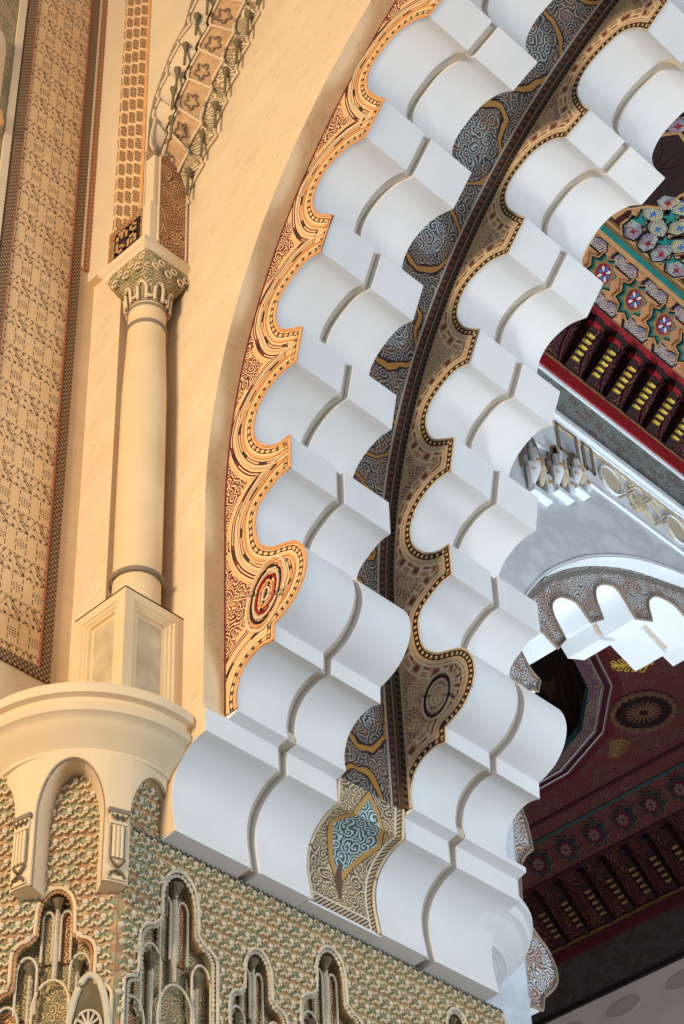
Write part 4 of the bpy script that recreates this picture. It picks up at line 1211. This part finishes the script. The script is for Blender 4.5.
disc_relief(ypos[0], 'round relief disc at the left end of the white far frieze')
disc_relief(ypos[4], 'round relief disc at the right end of the white far frieze')
cross_relief(ypos[1], 'crossed strap knot right beside the left frieze disc', False)
cross_relief(ypos[2], 'eight pointed relief star in the middle of the far frieze', True)
cross_relief(ypos[3], 'crossed strap knot right beside the right frieze disc', False)
m = MB()
for i, y in enumerate(np.arange(21.8, 27.0, .24)): m.prism([(y-.12, 25.5), (y, 25.57), (y+.12, 25.5), (y, 25.43)], yz(XB0+.03), yz(XB0+.05))
o = m.build('diamond_border', 'cream', None, 0); tag(o, 'row of small ochre diamonds along the top of the far frieze', 'border')
# plain outlined panels at the left of the frieze
for i, (a, b_) in enumerate((((556, 440), (578, 466)), ((581, 452), (592, 470)))):
    ya_, yb_ = float(onX(*a, XB0)[1]), float(onX(*b_, XB0)[1])
    t = thing('frieze_panel', (XB0+.03, (ya_+yb_)/2, 24.95), ('wide', 'narrow')[i]+' plain grey panel with dark frame beside the far frieze, '+('by the rib' if i == 0 else 'next to the first disc'), 'panel')
    MB().box((XB0+.02, ya_, 24.95), (XB0+.045, yb_, 25.55)).build('board', 'grey', t, 0)
    m = MB()
    for (y0_, y1_, z0_, z1_) in ((ya_, yb_, 24.9, 24.97), (ya_, yb_, 25.53, 25.58), (ya_-.03, ya_+.05, 24.9, 25.58), (yb_-.05, yb_+.03, 24.9, 25.58)): m.box((XB0+.02, y0_, z0_), (XB0+.06, y1_, z1_))
    m.build('frame', 'ring', t, 0)
# cluster of three stalactite niches
for i, ((x_, y_), w_, h_, lb) in enumerate((((533, 470), .36, 1.15, 'white stalactite niche nearest the rib on the far wall'), ((556, 474), .32, 1.0, 'middle white stalactite niche of the far wall cluster'), ((574, 476), .26, .8, 'smallest white stalactite niche, beside the relief frieze'))):
    p = onX(x_, y_, XB0); cy, cz_ = float(p[1]), float(p[2])
    t = thing('stalactite_niche', (XB0, cy, cz_-h_/2), lb, 'niche', 'far stalactite niches')
    o_ = []
    for sg in (-1, 1):
        q = [(cy+sg*w_, cz_-.15*h_), (cy+sg*w_, cz_+.12*h_), (cy+sg*w_*.7, cz_+.16*h_), (cy+sg*w_*.68, cz_+.34*h_), (cy+sg*w_*.4, cz_+.38*h_), (cy+sg*w_*.3, cz_+.55*h_)]
        o_ = o_+q if sg < 0 else o_+[(cy, cz_+.66*h_)]+q[::-1]
    MB().prism(o_, yz(XB0+.005), yz(XB0+.03)).build('back_plate', 'grey', t, 0)
    MB().tube([(XB0+.06, p_[0], p_[1]) for p_ in o_], .028, 5).build('scalloped_edge', 'ring', t)
    for k, (dy, dz, hh) in enumerate(((-.62, -.28, .42), (-.2, .0, .62), (.22, -.05, .6), (.62, -.3, .4))):
        MB().tube([(XB0+.05, cy+dy*w_, cz_+(dz-.3)*h_), (XB0+.12, cy+dy*w_, cz_+(dz-.1)*h_), (XB0+.10, cy+dy*w_, cz_+(dz+hh*.5)*h_), (XB0+.05, cy+dy*w_, cz_+(dz+hh*.62)*h_)], [.04, .085, .09, .03], 7).build('stalactite', 'bgwhite' if k != 2 else 'beige', t, 50)
        MB().ball((XB0+.16, cy+dy*w_, cz_+(dz+.05)*h_), .06).build('drop', 'tan' if k % 2 else 'beige', t)
    MB().box((XB0, cy-w_*.7, cz_-.62*h_), (XB0+.16, cy+w_*.7, cz_-.52*h_)).build('foot', 'bgwhite', t, 0)

# ------------------------------------------------------------------ painted wooden cove and ceiling
S2 = 1/math.sqrt(2)
class Frame:
    def __init__(s, o, a, sl, n): s.o, s.a, s.s, s.n = (np.array(t_, float) for t_ in (o, a, sl, n))
    def P(s, a, t_, n=0): return tuple(s.o+s.a*a+s.s*t_+s.n*n)
    def mat(s, a, t_, n=0):
        p = s.P(a, t_, n); return Matrix([[s.a[i], s.s[i], s.n[i], p[i]] for i in range(3)]+[[0, 0, 0, 1]])
FA = Frame((XB0, 0, 27.3), (0, 1, 0), (S2, 0, S2), (S2, 0, -S2))
FB = Frame((0, 39.0, 27.3), (1, 0, 0), (0, -S2, S2), (0, -S2, -S2))
def board(fr, nm, a0, a1, t0, t1, n0, n1, mat, label):
    m = MB(); v = [fr.P(a, t_, n) for n in (n0, n1) for (a, t_) in ((a0, t0), (a1, t0), (a1, t1), (a0, t1))]
    m.add(v, [(3, 2, 1, 0), (4, 5, 6, 7), (0, 1, 5, 4), (1, 2, 6, 5), (2, 3, 7, 6), (3, 0, 4, 7)])
    lo = {tuple(np.round(p, 4)): (a, t_) for p, (a, t_) in zip(v, [(a, t_) for n in (0, 1) for (a, t_) in ((a0, t0), (a1, t0), (a1, t1), (a0, t1))])}
    m.uv(lambda p: lo[tuple(np.round(p, 4))]); o = m.build(nm, mat, None, 0)
    return struct(o, label, 'ceiling')
k = 11
def trim(fr, a0, a1, t0, t1, n0, n1, mat, label):
    global k
    board(fr, 'trim_%d' % k, a0, a1, t0, t1, n0, n1, mat, label); k += 1
A0, A1 = 16.9, 39.0
trim(FA, A0, A1, 0, 1.27, -.2, 0, 'brk_zone', 'dark maroon board behind the gold brackets over the red band')
trim(FA, A0, A1, 1.20, 1.30, -.1, .06, 'black', 'dark line over the bracket row')
trim(FA, A0, A1, 1.27, 1.40, -.1, .10, 'red', 'deep red strip over the bracket row')
trim(FA, A0, A1, 1.40, 2.58, -.2, 0, 'flower_band', 'orange painted board with eight pointed stars')
trim(FA, A0, A1, 2.56, 2.66, -.1, .05, 'tan', 'pale line above the star board')
trim(FA, A0, A1, 2.66, 2.76, -.1, .07, 'teal', 'turquoise line above the star board')
trim(FA, A0, A1, 2.76, 3.02, -.1, .04, 'olive', 'olive board above the turquoise line')
B0, B1 = -40.0, XBF-1.5
trim(FB, B0, B1, -1.55, -.25, -.3, 0.0, 'leaf_dark', 'dark floral band in the dim side room') if False else None
trim(FB, B0, B1, 0, 1.72, -.2, 0, 'brk_zone', 'dark board behind the dim bracket row')
trim(FB, B0, B1, 1.72, 1.82, -.1, .08, 'maroon', 'maroon strip over the dim bracket row')
trim(FB, B0, B1, 1.82, 2.80, -.2, 0, 'ceil_red', 'dim painted board with eight pointed stars')
trim(FB, B0, B1, 2.80, 2.88, -.1, .05, 'dimteal', 'turquoise line over the dim star board, darkened as in shade')
trim(FB, B0, B1, 2.88, 3.64, -.2, .0, 'ceil_red', 'dark red board under the dim ceiling')
trim(FB, B0, B1, 3.22, 3.30, -.1, .05, 'maroon', 'dark rib along the red board')
# end wall of the dim room
m = MB(); m.box((B0, 39.0, -1.6), (B1, 39.4, 27.3)); struct(m.build('wall_end', 'wallend', smooth=0), 'dim grey end wall of the side room', 'wall')
for (z0, z1, d, mt, lb) in ((25.55, 26.9, .04, 'leaf_dark', 'dark floral band on the dim end wall'), (25.45, 25.55, .10, 'black', 'dark moulding under the floral band of the end wall'), (26.9, 27.22, .14, 'dimred', 'red band on the dim end wall, darkened as in shade'), (27.22, 27.3, .16, 'olive', 'thin line above the red band of the end wall')):
    m = MB(); m.box((B0, 39.0-d, z0), (B1, 39.02, z1)); m.uv(lambda p: (p[0], p[2])); struct(m.build('trim_%d' % k, mt, None, 0), lb, 'trim'); k += 1
for i, xx in enumerate(np.arange(-28.5, -21.5, 1.9)):
    o = MB().prism([(xx+.55*math.cos(a), 24.9+.22*math.sin(a)) for a in np.linspace(0, 2*PI, 18, endpoint=False)], lambda p: (p[0], 39.0, p[1]), lambda p: (p[0], 38.97, p[1])).build('wall_cartouche', 'dimgrey', None, 30)
    tag(o, 'faint oval cartouche below the floral band of the dim end wall', 'cartouche', 'faint wall cartouches')
m = MB(); m.box((B0-.4, 16, -1.6), (B0, 39.4, 31)); struct(m.build('wall_side_blocker', 'grey', smooth=0))  # unseen wall, added to keep ambient light out of the side room
m = MB(); m.box((B0, 16.4, -1.6), (-16.0, 16.8, 31)); struct(m.build('wall_near_blocker', 'grey', smooth=0))  # also unseen, put in to block light from the near side
# ceiling of the dim room with a round dome opening
DC = np.array([-26.0, 30.9]); ZC = 29.87
n = 16
inner = [(DC[0]+5.15*math.cos(2*PI*(i+.5)/n), DC[1]+5.15*math.sin(2*PI*(i+.5)/n)) for i in range(n)]
box = [(B0, 16.4), (B1+.2, 16.4), (B1+.2, 36.5), (B0, 36.5)]
m = MB()
def edge_pt(a):
    dx, dy = math.cos(a), math.sin(a); t_ = 1e9
    for (lo, hi_, c, d) in ((B0, B1+.2, DC[0], dx), (16.4, 36.5, DC[1], dy)):
        if d > 1e-6: t_ = min(t_, (hi_-c)/d)
        if d < -1e-6: t_ = min(t_, (lo-c)/d)
    return (DC[0]+dx*t_, DC[1]+dy*t_)
A_ = sorted([2*PI*(i+.5)/n % (2*PI) for i in range(n)]+[math.atan2(c[1]-DC[1], c[0]-DC[0]) % (2*PI) for c in box])
def inner_pt(a):
    w = 2*PI/n; q = ((a-w/2) % w)-w/2; r = 5.15*math.cos(w/2)/math.cos(q)
    return (DC[0]+r*math.cos(a), DC[1]+r*math.sin(a))
N = len(A_); vs = [inner_pt(a)+(ZC,) for a in A_]+[edge_pt(a)+(ZC,) for a in A_]
m.add(vs, [(i, (i+1) % N, (i+1) % N+N, i+N) for i in range(N)]); m.uv(lambda p: (p[0], p[1]))
struct(m.build('ceiling_side', 'ceil_red', None, 0, fix=False), 'dark red painted ceiling of the side room', 'ceiling')
t = thing('dome_ring', (DC[0], DC[1], ZC-.1), 'polygonal blue and red painted ring around the dark dome opening', 'ring')
def ringm(r0, r1, z0, z1):
    m = MB(); v = []
    for r, z in ((r0, z0), (r1, z1)): v += [(DC[0]+r*math.cos(2*PI*(i+.5)/n), DC[1]+r*math.sin(2*PI*(i+.5)/n), z) for i in range(n)]
    m.add(v, [(i, (i+1) % n, (i+1) % n+n, i+n) for i in range(n)]); m.uv(lambda p: (p[0], p[1])); return m
for (r0, r1, z0, z1, mt, nm) in ((4.3, 4.36, ZC+.1, ZC-.06, 'dimteal', 'inner_fillet'), (4.36, 4.68, ZC-.06, ZC-.06, 'ring_blue', 'blue_band'), (4.68, 4.74, ZC-.08, ZC-.08, 'dimpetal', 'pale_fillet'), (4.74, 4.90, ZC-.06, ZC-.06, 'maroon', 'dark_band'), (4.90, 4.95, ZC-.08, ZC-.08, 'dimpetal', 'pale_fillet'), (4.95, 5.2, ZC-.05, ZC-.02, 'dimred', 'red_band')):
    ringm(r0, r1, z0, z1).build(nm, mt, t, 0, fix=False)
m = MB(); m.lathe([(4.32*math.cos(a), ZC+3.6*math.sin(a)) for a in np.linspace(0, PI/2, 12)], DC[0], DC[1], 32); m.uv(lambda p: (p[0]*.9, p[2]+p[1]*.9))
struct(m.build('ceiling_dome', 'dome', None, 40), 'dark wooden dome over the side room', 'dome')
mc = onZ(643, 710, ZC); MCX, MCY = float(mc[0]), float(mc[1])
t = thing('ceiling_medallion', (MCX, MCY, ZC-.12), 'oval medallion with scalloped gold rim on the dark red ceiling', 'medallion')
mr = .78
MB().prism([(MCX+mr*math.cos(a), MCY+mr*math.sin(a)) for a in np.linspace(0, 2*PI, 40, endpoint=False)], lambda p: (p[0], p[1], ZC-.02), lambda p: (p[0], p[1], ZC-.06)).build('disc', 'darkwood', t, 0)
m = MB(); m.tube([(MCX+mr*math.cos(PI*i/22), MCY+mr*math.sin(PI*i/22), ZC-.06) for i in range(44)], [.10 if i % 2 else .05 for i in range(44)], 6, True)
m.build('scalloped_rim', 'dimtan', t)
m = MB()
for i in range(20): m.tube([(MCX+.12*math.cos(i*PI/10), MCY+.12*math.sin(i*PI/10), ZC-.07), (MCX+.45*math.cos(i*PI/10), MCY+.45*math.sin(i*PI/10), ZC-.07)], .03, 5)
m.build('rosette', 'dimtan', t)
def palmette(x, y, ang, s, label, mt='gold'):
    p = onZ(x, y, ZC); t = thing('gold_palmette', (p[0], p[1], ZC-.1), label, 'palmette', 'gold palmettes on the side ceiling')
    c, s_ = math.cos(ang), math.sin(ang)
    tr = lambda u, v: (float(p[0])+(c*u-s_*v)*s, float(p[1])+(s_*u+c*v)*s, ZC-.012)
    MB().tube([tr(0, -.7), tr(0, .7)], .03*s+.01, 5).build('stem', mt, t)
    for i in range(5):
        for sg in (-1, 1):
            v0 = -.55+.25*i; L_ = .42-.05*i
            MB().tube([tr(0, v0), tr(sg*L_*.5, v0+.22), tr(sg*L_, v0+.28), tr(sg*L_*1.05, v0+.16), tr(sg*L_*.55, v0+.08), tr(0, v0)], .028*s, 5).build('leaf', mt, t)
palmette(632, 664, 2.3, .75, 'bright gold palmette between the far arch and the medallion')
palmette(618, 747, .9, .62, 'dim gold palmette below the medallion', 'olive')

# main ceiling, geometric star carving
ZM = 29.36
m = MB(); m.box((-12.72, 16.9, ZM), (6.0, 39.0, ZM+.4)); m.uv(lambda p: (p[0], p[1])); struct(m.build('ceiling_main', 'maroon', smooth=0), 'painted ceiling of the hall beyond the great arch', 'ceiling')
def strapnet():
    """interlaced orange straps of the ceiling in raised strips"""
    m = MB(); g = 1.9; hw = .05; zt = ZM-.05
    for i in range(-1, 7):
        for j in range(0, 9):
            cx = -11.1+i*g; cy = 21.35-2*g+j*g
            for r0, n_, a0 in ((.80, 8, PI/8), ):
                P = [(cx+r0*math.cos(a0+2*PI*q/8), cy+r0*math.sin(a0+2*PI*q/8)) for q in range(8)]
                for q in range(8):
                    a, b_ = P[q], P[(q+3) % 8]
                    if cx < -11.9: pass
                    d = np.array(b_)-np.array(a); L_ = np.linalg.norm(d); d /= L_; nq = np.array([-d[1], d[0]])*hw
                    e0 = np.array(a)-d*.55; e1 = np.array(b_)+d*.55
                    for (s0, s1) in ((e0, np.array(a)+d*L_*.30), (np.array(b_)-d*L_*.30, e1)):
                        if min(s0[0], s1[0]) < -12.45 or min(s0[1], s1[1]) < 17.0: continue
                        m.add([(p_[0], p_[1], z_) for z_ in (ZM, zt) for p_ in (s0-nq, s1-nq, s1+nq, s0+nq)], [(4, 5, 6, 7), (0, 1, 5, 4), (1, 2, 6, 5), (2, 3, 7, 6), (3, 0, 4, 7)])
    return m
o = strapnet().build('ceiling_strapwork', 'tan', None, 0); tag(o, 'interlaced orange straps across the painted ceiling at upper right', 'strapwork')
o = MB().box((-12.72, 16.9, ZM-.07), (-12.48, 38.9, ZM)).build('trim_%d' % k, 'tan', None, 0); struct(o, 'orange board along the edge of the painted ceiling', 'trim'); k += 1
oc = onZ(652, 168, ZM); OX, OY = float(oc[0]), float(oc[1])
t = thing('ceiling_coffer', (OX, OY, ZM-.12), 'large dark octagonal star coffer in the ceiling, cut by the rib', 'coffer')
MB().prism([(OX+p[0], OY+p[1]) for p in star_pts(8, .92, .80, PI/8)], lambda p: (p[0], p[1], ZM-.09), lambda p: (p[0], p[1], ZM-.02)).build('dark_plate', 'darkwood', t, 0)
MB().tube([(OX+p[0], OY+p[1], ZM-.09) for p in star_pts(8, .95, .82, PI/8)], .04, 5, True).build('frame', 'tan', t)
m = MB()
for i in range(12):
    a = PI*i/6; m.tube([(OX+.15*math.cos(a), OY+.15*math.sin(a), ZM-.1), (OX+.34*math.cos(a+.12), OY+.34*math.sin(a+.12), ZM-.1), (OX+.5*math.cos(a), OY+.5*math.sin(a), ZM-.1)], .014, 5)
m.build('leaf_tracery', 'maroon', t)
def gem(x, y, r, ang, n_, mat, label, group, flat=.75):
    p = onZ(x, y, ZM-.1); X_, Y_ = float(p[0]), float(p[1])
    t = thing('ceiling_gem', (X_, Y_, ZM-.12), label, 'painted gem', group)
    def pts(s):
        return [(X_+s*r*(math.cos(ang)*math.cos(2*PI*i/n_)-math.sin(ang)*flat*math.sin(2*PI*i/n_)), Y_+s*r*(math.sin(ang)*math.cos(2*PI*i/n_)+math.cos(ang)*flat*math.sin(2*PI*i/n_))) for i in range(n_)]
    MB().prism(pts(1.45), lambda p: (p[0], p[1], ZM), lambda p: (p[0], p[1], ZM-.05)).build('strap_frame', 'tan', t, 0)
    MB().prism(pts(1.2), lambda p: (p[0], p[1], ZM), lambda p: (p[0], p[1], ZM-.07)).build('dark_border', 'black', t, 0)
    m = MB(); a, b_ = pts(1.0), pts(.8); m.add([(q[0], q[1], ZM-.07) for q in a]+[(q[0], q[1], ZM-.11) for q in b_], [(i, (i+1) % n_, (i+1) % n_+n_, i+n_) for i in range(n_)]+[tuple(range(n_, 2*n_))]); m.uv(lambda p: (p[0], p[1])); m.build('painted_face', mat, t, 0)
    MB().prism([(X_+p_[0]*r, Y_+p_[1]*r) for p_ in star_pts(4, .34, .14, ang)], lambda p: (p[0], p[1], ZM-.10), lambda p: (p[0], p[1], ZM-.125)).build('flower', 'blue' if mat == 'gem_gold' else 'red', t, 0)
gl = [(678, 126, 'gem', 'pink gem at the right photo edge, above the dark coffer'), (668, 203, 'gem', 'pink flower gem just below the dark coffer'), (653, 214, 'gem_gold', 'pale gold gem touching the rib, below the dark coffer'), (658, 229, 'gem_gold', 'pale gold gem second below the rib tip'),
      (633, 231, 'gem', 'blue flower gem beside the olive board, nearest the rib'), (648, 243, 'gem', 'dark blue gem beside the olive board, second from the rib'), (661, 254, 'gem', 'pink gem beside the olive board, third from the rib'), (680, 228, 'gem_gold', 'long gold gem at the right edge, upper of two'), (681, 247, 'gem_gold', 'long gold gem at the right edge, lower of two'), (682, 209, 'gem_gold', 'small gold gem at the right edge beside the coffer'), (676, 270, 'gem', 'red flower gem at the right edge beside the olive board')]
for i, (x, y, mt, lb) in enumerate(gl): gem(x, y, .25, .6+.4*i, 6, mt, lb, 'painted ceiling gems')
for (x, y, lb) in ((671, 217, 'dark turquoise star between gold gems, below the coffer'), (665, 242, 'dark turquoise star between pink and gold gems'), (672, 262, 'dark turquoise star lowest beside the olive board'), (655, 203, 'dark turquoise star at the rib tip'), (640, 220, 'small dark turquoise star beside the olive board')):
    p = onZ(x, y, ZM-.05); X_, Y_ = float(p[0]), float(p[1])
    t = thing('ceiling_star', (X_, Y_, ZM-.1), lb, 'star', 'turquoise ceiling stars')
    MB().prism([(X_+q[0], Y_+q[1]) for q in star_pts(5, .27, .10, .4)], lambda p: (p[0], p[1], ZM), lambda p: (p[0], p[1], ZM-.06)).build('star_plate', 'black', t, 0)
    MB().prism([(X_+q[0], Y_+q[1]) for q in star_pts(5, .20, .07, .4)], lambda p: (p[0], p[1], ZM-.05), lambda p: (p[0], p[1], ZM-.08)).build('star_inlay', 'teal', t, 0)

# eight pointed star medallions on both coves
def make_star(dim, group):  # dim: darkened paints carry the side room's shade
    """built flat in its own frame: x along the board, y up the slope, z out"""
    root = bpy.data.objects.new('star_medallion', None); C.objects.link(root); WL[root.name] = np.zeros(3); root['category'] = 'star medallion'; root['group'] = group
    def lay(nm, pts0, pts1, z0, z1, mat, cap=True):
        m = MB(); n_ = len(pts0); m.add([p+(z0,) for p in pts0]+[p+(z1,) for p in pts1], [(i, (i+1) % n_, (i+1) % n_+n_, i+n_) for i in range(n_)]+([tuple(range(n_, 2*n_))] if cap else []))
        return m.build(nm, mat, root, 0)
    s = lambda r, q=.72: star_pts(8, r, r*q, PI/8)
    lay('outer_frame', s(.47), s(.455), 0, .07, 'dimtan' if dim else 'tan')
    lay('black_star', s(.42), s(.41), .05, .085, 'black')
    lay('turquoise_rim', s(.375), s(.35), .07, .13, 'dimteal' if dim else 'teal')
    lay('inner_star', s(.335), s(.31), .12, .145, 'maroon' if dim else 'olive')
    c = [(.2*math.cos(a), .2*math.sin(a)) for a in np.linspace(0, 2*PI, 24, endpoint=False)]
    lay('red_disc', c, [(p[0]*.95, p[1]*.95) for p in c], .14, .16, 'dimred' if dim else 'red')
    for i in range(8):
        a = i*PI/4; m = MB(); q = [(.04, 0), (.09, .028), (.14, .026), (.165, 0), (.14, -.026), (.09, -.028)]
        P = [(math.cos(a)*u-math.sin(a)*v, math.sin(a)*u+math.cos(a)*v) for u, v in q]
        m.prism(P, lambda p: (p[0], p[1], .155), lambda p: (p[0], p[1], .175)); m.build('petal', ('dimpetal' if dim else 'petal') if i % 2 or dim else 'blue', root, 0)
    return root
def place(root, fr, a, t_, label):
    root.matrix_world = fr.mat(a, t_, 0); root['label'] = label
proto = make_star(False, 'eight pointed stars on the orange board')
pos = [22.06, 23.0, 23.94, 24.88]
labs2 = {1: 'full eight pointed painted star next below the topmost on the orange board', 2: 'full eight pointed painted star third from the top on the orange board', 3: 'eight pointed painted star cut by the right photo edge'}
for i in range(4):
    o = proto if i == 0 else copy_tree(proto); place(o, FA, pos[i], 1.985, labs2[i] if i else 'eight pointed painted star highest on the orange board, partly behind the rib')
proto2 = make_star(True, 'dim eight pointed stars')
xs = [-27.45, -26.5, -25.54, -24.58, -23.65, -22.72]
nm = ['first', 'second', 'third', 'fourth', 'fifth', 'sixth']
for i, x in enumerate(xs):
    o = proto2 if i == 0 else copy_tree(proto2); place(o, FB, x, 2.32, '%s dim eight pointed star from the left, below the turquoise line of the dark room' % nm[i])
# flower cartouches between the stars
def make_cart(dim):
    root = bpy.data.objects.new('flower_cartouche', None); C.objects.link(root); WL[root.name] = np.zeros(3); root['category'] = 'cartouche'; root['group'] = 'flower cartouches on the orange board'
    P = [(-.34, .0), (-.28, .11), (-.1, .11), (.0, .06), (.1, .11), (.28, .11), (.34, 0), (.28, -.1), (-.28, -.1)]
    MB().prism([(p[0]*1.15, p[1]*1.3) for p in P], lambda p: (p[0], p[1], .0), lambda p: (p[0], p[1], .03)).build('frame', 'black', root, 0)
    m = MB(); m.prism(P, lambda p: (p[0], p[1], .02), lambda p: (p[0], p[1], .045)); m.uv(lambda p: (p[0], p[1])); m.build('flower_field', 'cartouche', root, 0)
    return root
cp = make_cart(False); first = True
for i, a in enumerate((21.6, 22.53, 23.47, 24.41)):
    for tt, w in ((2.42, 'upper'), (1.58, 'lower')):
        o = cp if first else copy_tree(cp); first = False
        place(o, FA, a, tt, '%s flower cartouche %s' % (w, ['at the rib edge of the orange board', 'between the topmost and second painted stars', 'between the second and third painted stars', 'between the third painted star and the right edge'][i]))
# stepped gold brackets
def make_bracket(dim, L_):  # dim swaps gold and red for darker paints, shade put into the colour
    root = bpy.data.objects.new('stepped_bracket', None); C.objects.link(root); WL[root.name] = np.zeros(3); root['category'] = 'bracket'
    root['group'] = 'dim stepped brackets' if dim else 'gold stepped brackets'
    m = MB(); pts = [(0, 0), (.03, .10), (.10, .18), (L_*.35, .24), (L_*.72, .30), (L_, .34), (L_, 0)]
    m.prism(pts, lambda p: (-.10, p[0], p[1]), lambda p: (.10, p[0], p[1])); m.build('body', 'darkwood', root, 0)
    for i in range(5):
        y = L_*.22+i*L_*.105; m = MB(); m.frustum((-.09, y, .2+.025*i), (.09, y+L_*.05, .28+.025*i), .012); m.build('gold_step', 'olive' if dim else 'gold', root, 0)
    m = MB()
    for sg in (-1, 1): m.tube([(sg*.12, .05, .02), (sg*.26, L_*.3, .03), (sg*.30, L_*.62, .03), (sg*.16, L_*.86, .03), (0, L_*.95, .05)], .03, 5)
    m.build('side_arch', 'maroon', root)
    MB().frustum((-.12, L_*.80, .2), (.12, L_*.90, .36), .02).build('head', 'red' if not dim else 'maroon', root, 0)
    return root
bp = make_bracket(False, 1.2)
bl_ = ['first gold stepped bracket from the rib, highest of its row', 'second gold stepped bracket from the rib', 'third gold stepped bracket from the rib', 'fourth gold stepped bracket from the rib', 'fifth gold stepped bracket from the rib', 'sixth gold stepped bracket, nearest the right photo edge']
for i, a in enumerate((22.36, 22.98, 23.6, 24.22, 24.84, 25.46)):
    o = bp if i == 0 else copy_tree(bp); place(o, FA, a, .02, bl_[i])
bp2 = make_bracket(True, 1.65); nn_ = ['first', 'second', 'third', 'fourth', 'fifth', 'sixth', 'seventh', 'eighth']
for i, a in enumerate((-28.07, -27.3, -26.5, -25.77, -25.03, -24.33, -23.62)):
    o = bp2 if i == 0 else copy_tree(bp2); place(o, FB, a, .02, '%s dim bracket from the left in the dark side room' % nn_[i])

# floor
m = MB(); m.box((-45, -15, -1.9), (25, 45, -1.6)); struct(m.build('floor', 'floor', smooth=0))

# ------------------------------------------------------------------ light
w = bpy.data.worlds.new('world'); bpy.context.scene.world = w; w.use_nodes = True
bg = w.node_tree.nodes['Background']; bg.inputs[0].default_value = (.74, .84, 1.0, 1); bg.inputs[1].default_value = .47
def area(name, loc, to, size, col, power):
    l = bpy.data.lights.new(name, 'AREA'); l.energy = power; l.color = col; l.shape = 'DISK'; l.size = size
    o = bpy.data.objects.new(name, l); C.objects.link(o); o.location = loc
    o.rotation_euler = (Vector(to)-Vector(loc)).to_track_quat('-Z', 'Y').to_euler(); return o
area('hall_lamp', (-9.0, -12.0, 15.0), (-13.3, 11.5, 17), 6.0, (1, .80, .55), 6100)
area('daylight_window', (4.0, 18.0, 9.0), (-13, 15.5, 14), 7.0, (.70, .86, 1), 1900)
area('far_window', (-8.0, 27.0, 3.0), (-15, 24.0, 22.5), 3.0, (.82, .93, 1), 720).data.spread = math.radians(70)
area('side_room_fill', (-24.0, 27.0, 3.0), (-25, 36, 28), 4.0, (1, .92, .88), 1100)  # unseen fill light, added to brighten the dim room
v = bpy.context.scene.view_settings
v.view_transform = 'Standard'; v.look = 'None'; v.exposure = 0.0; v.gamma = 1.0; v.use_curve_mapping = False
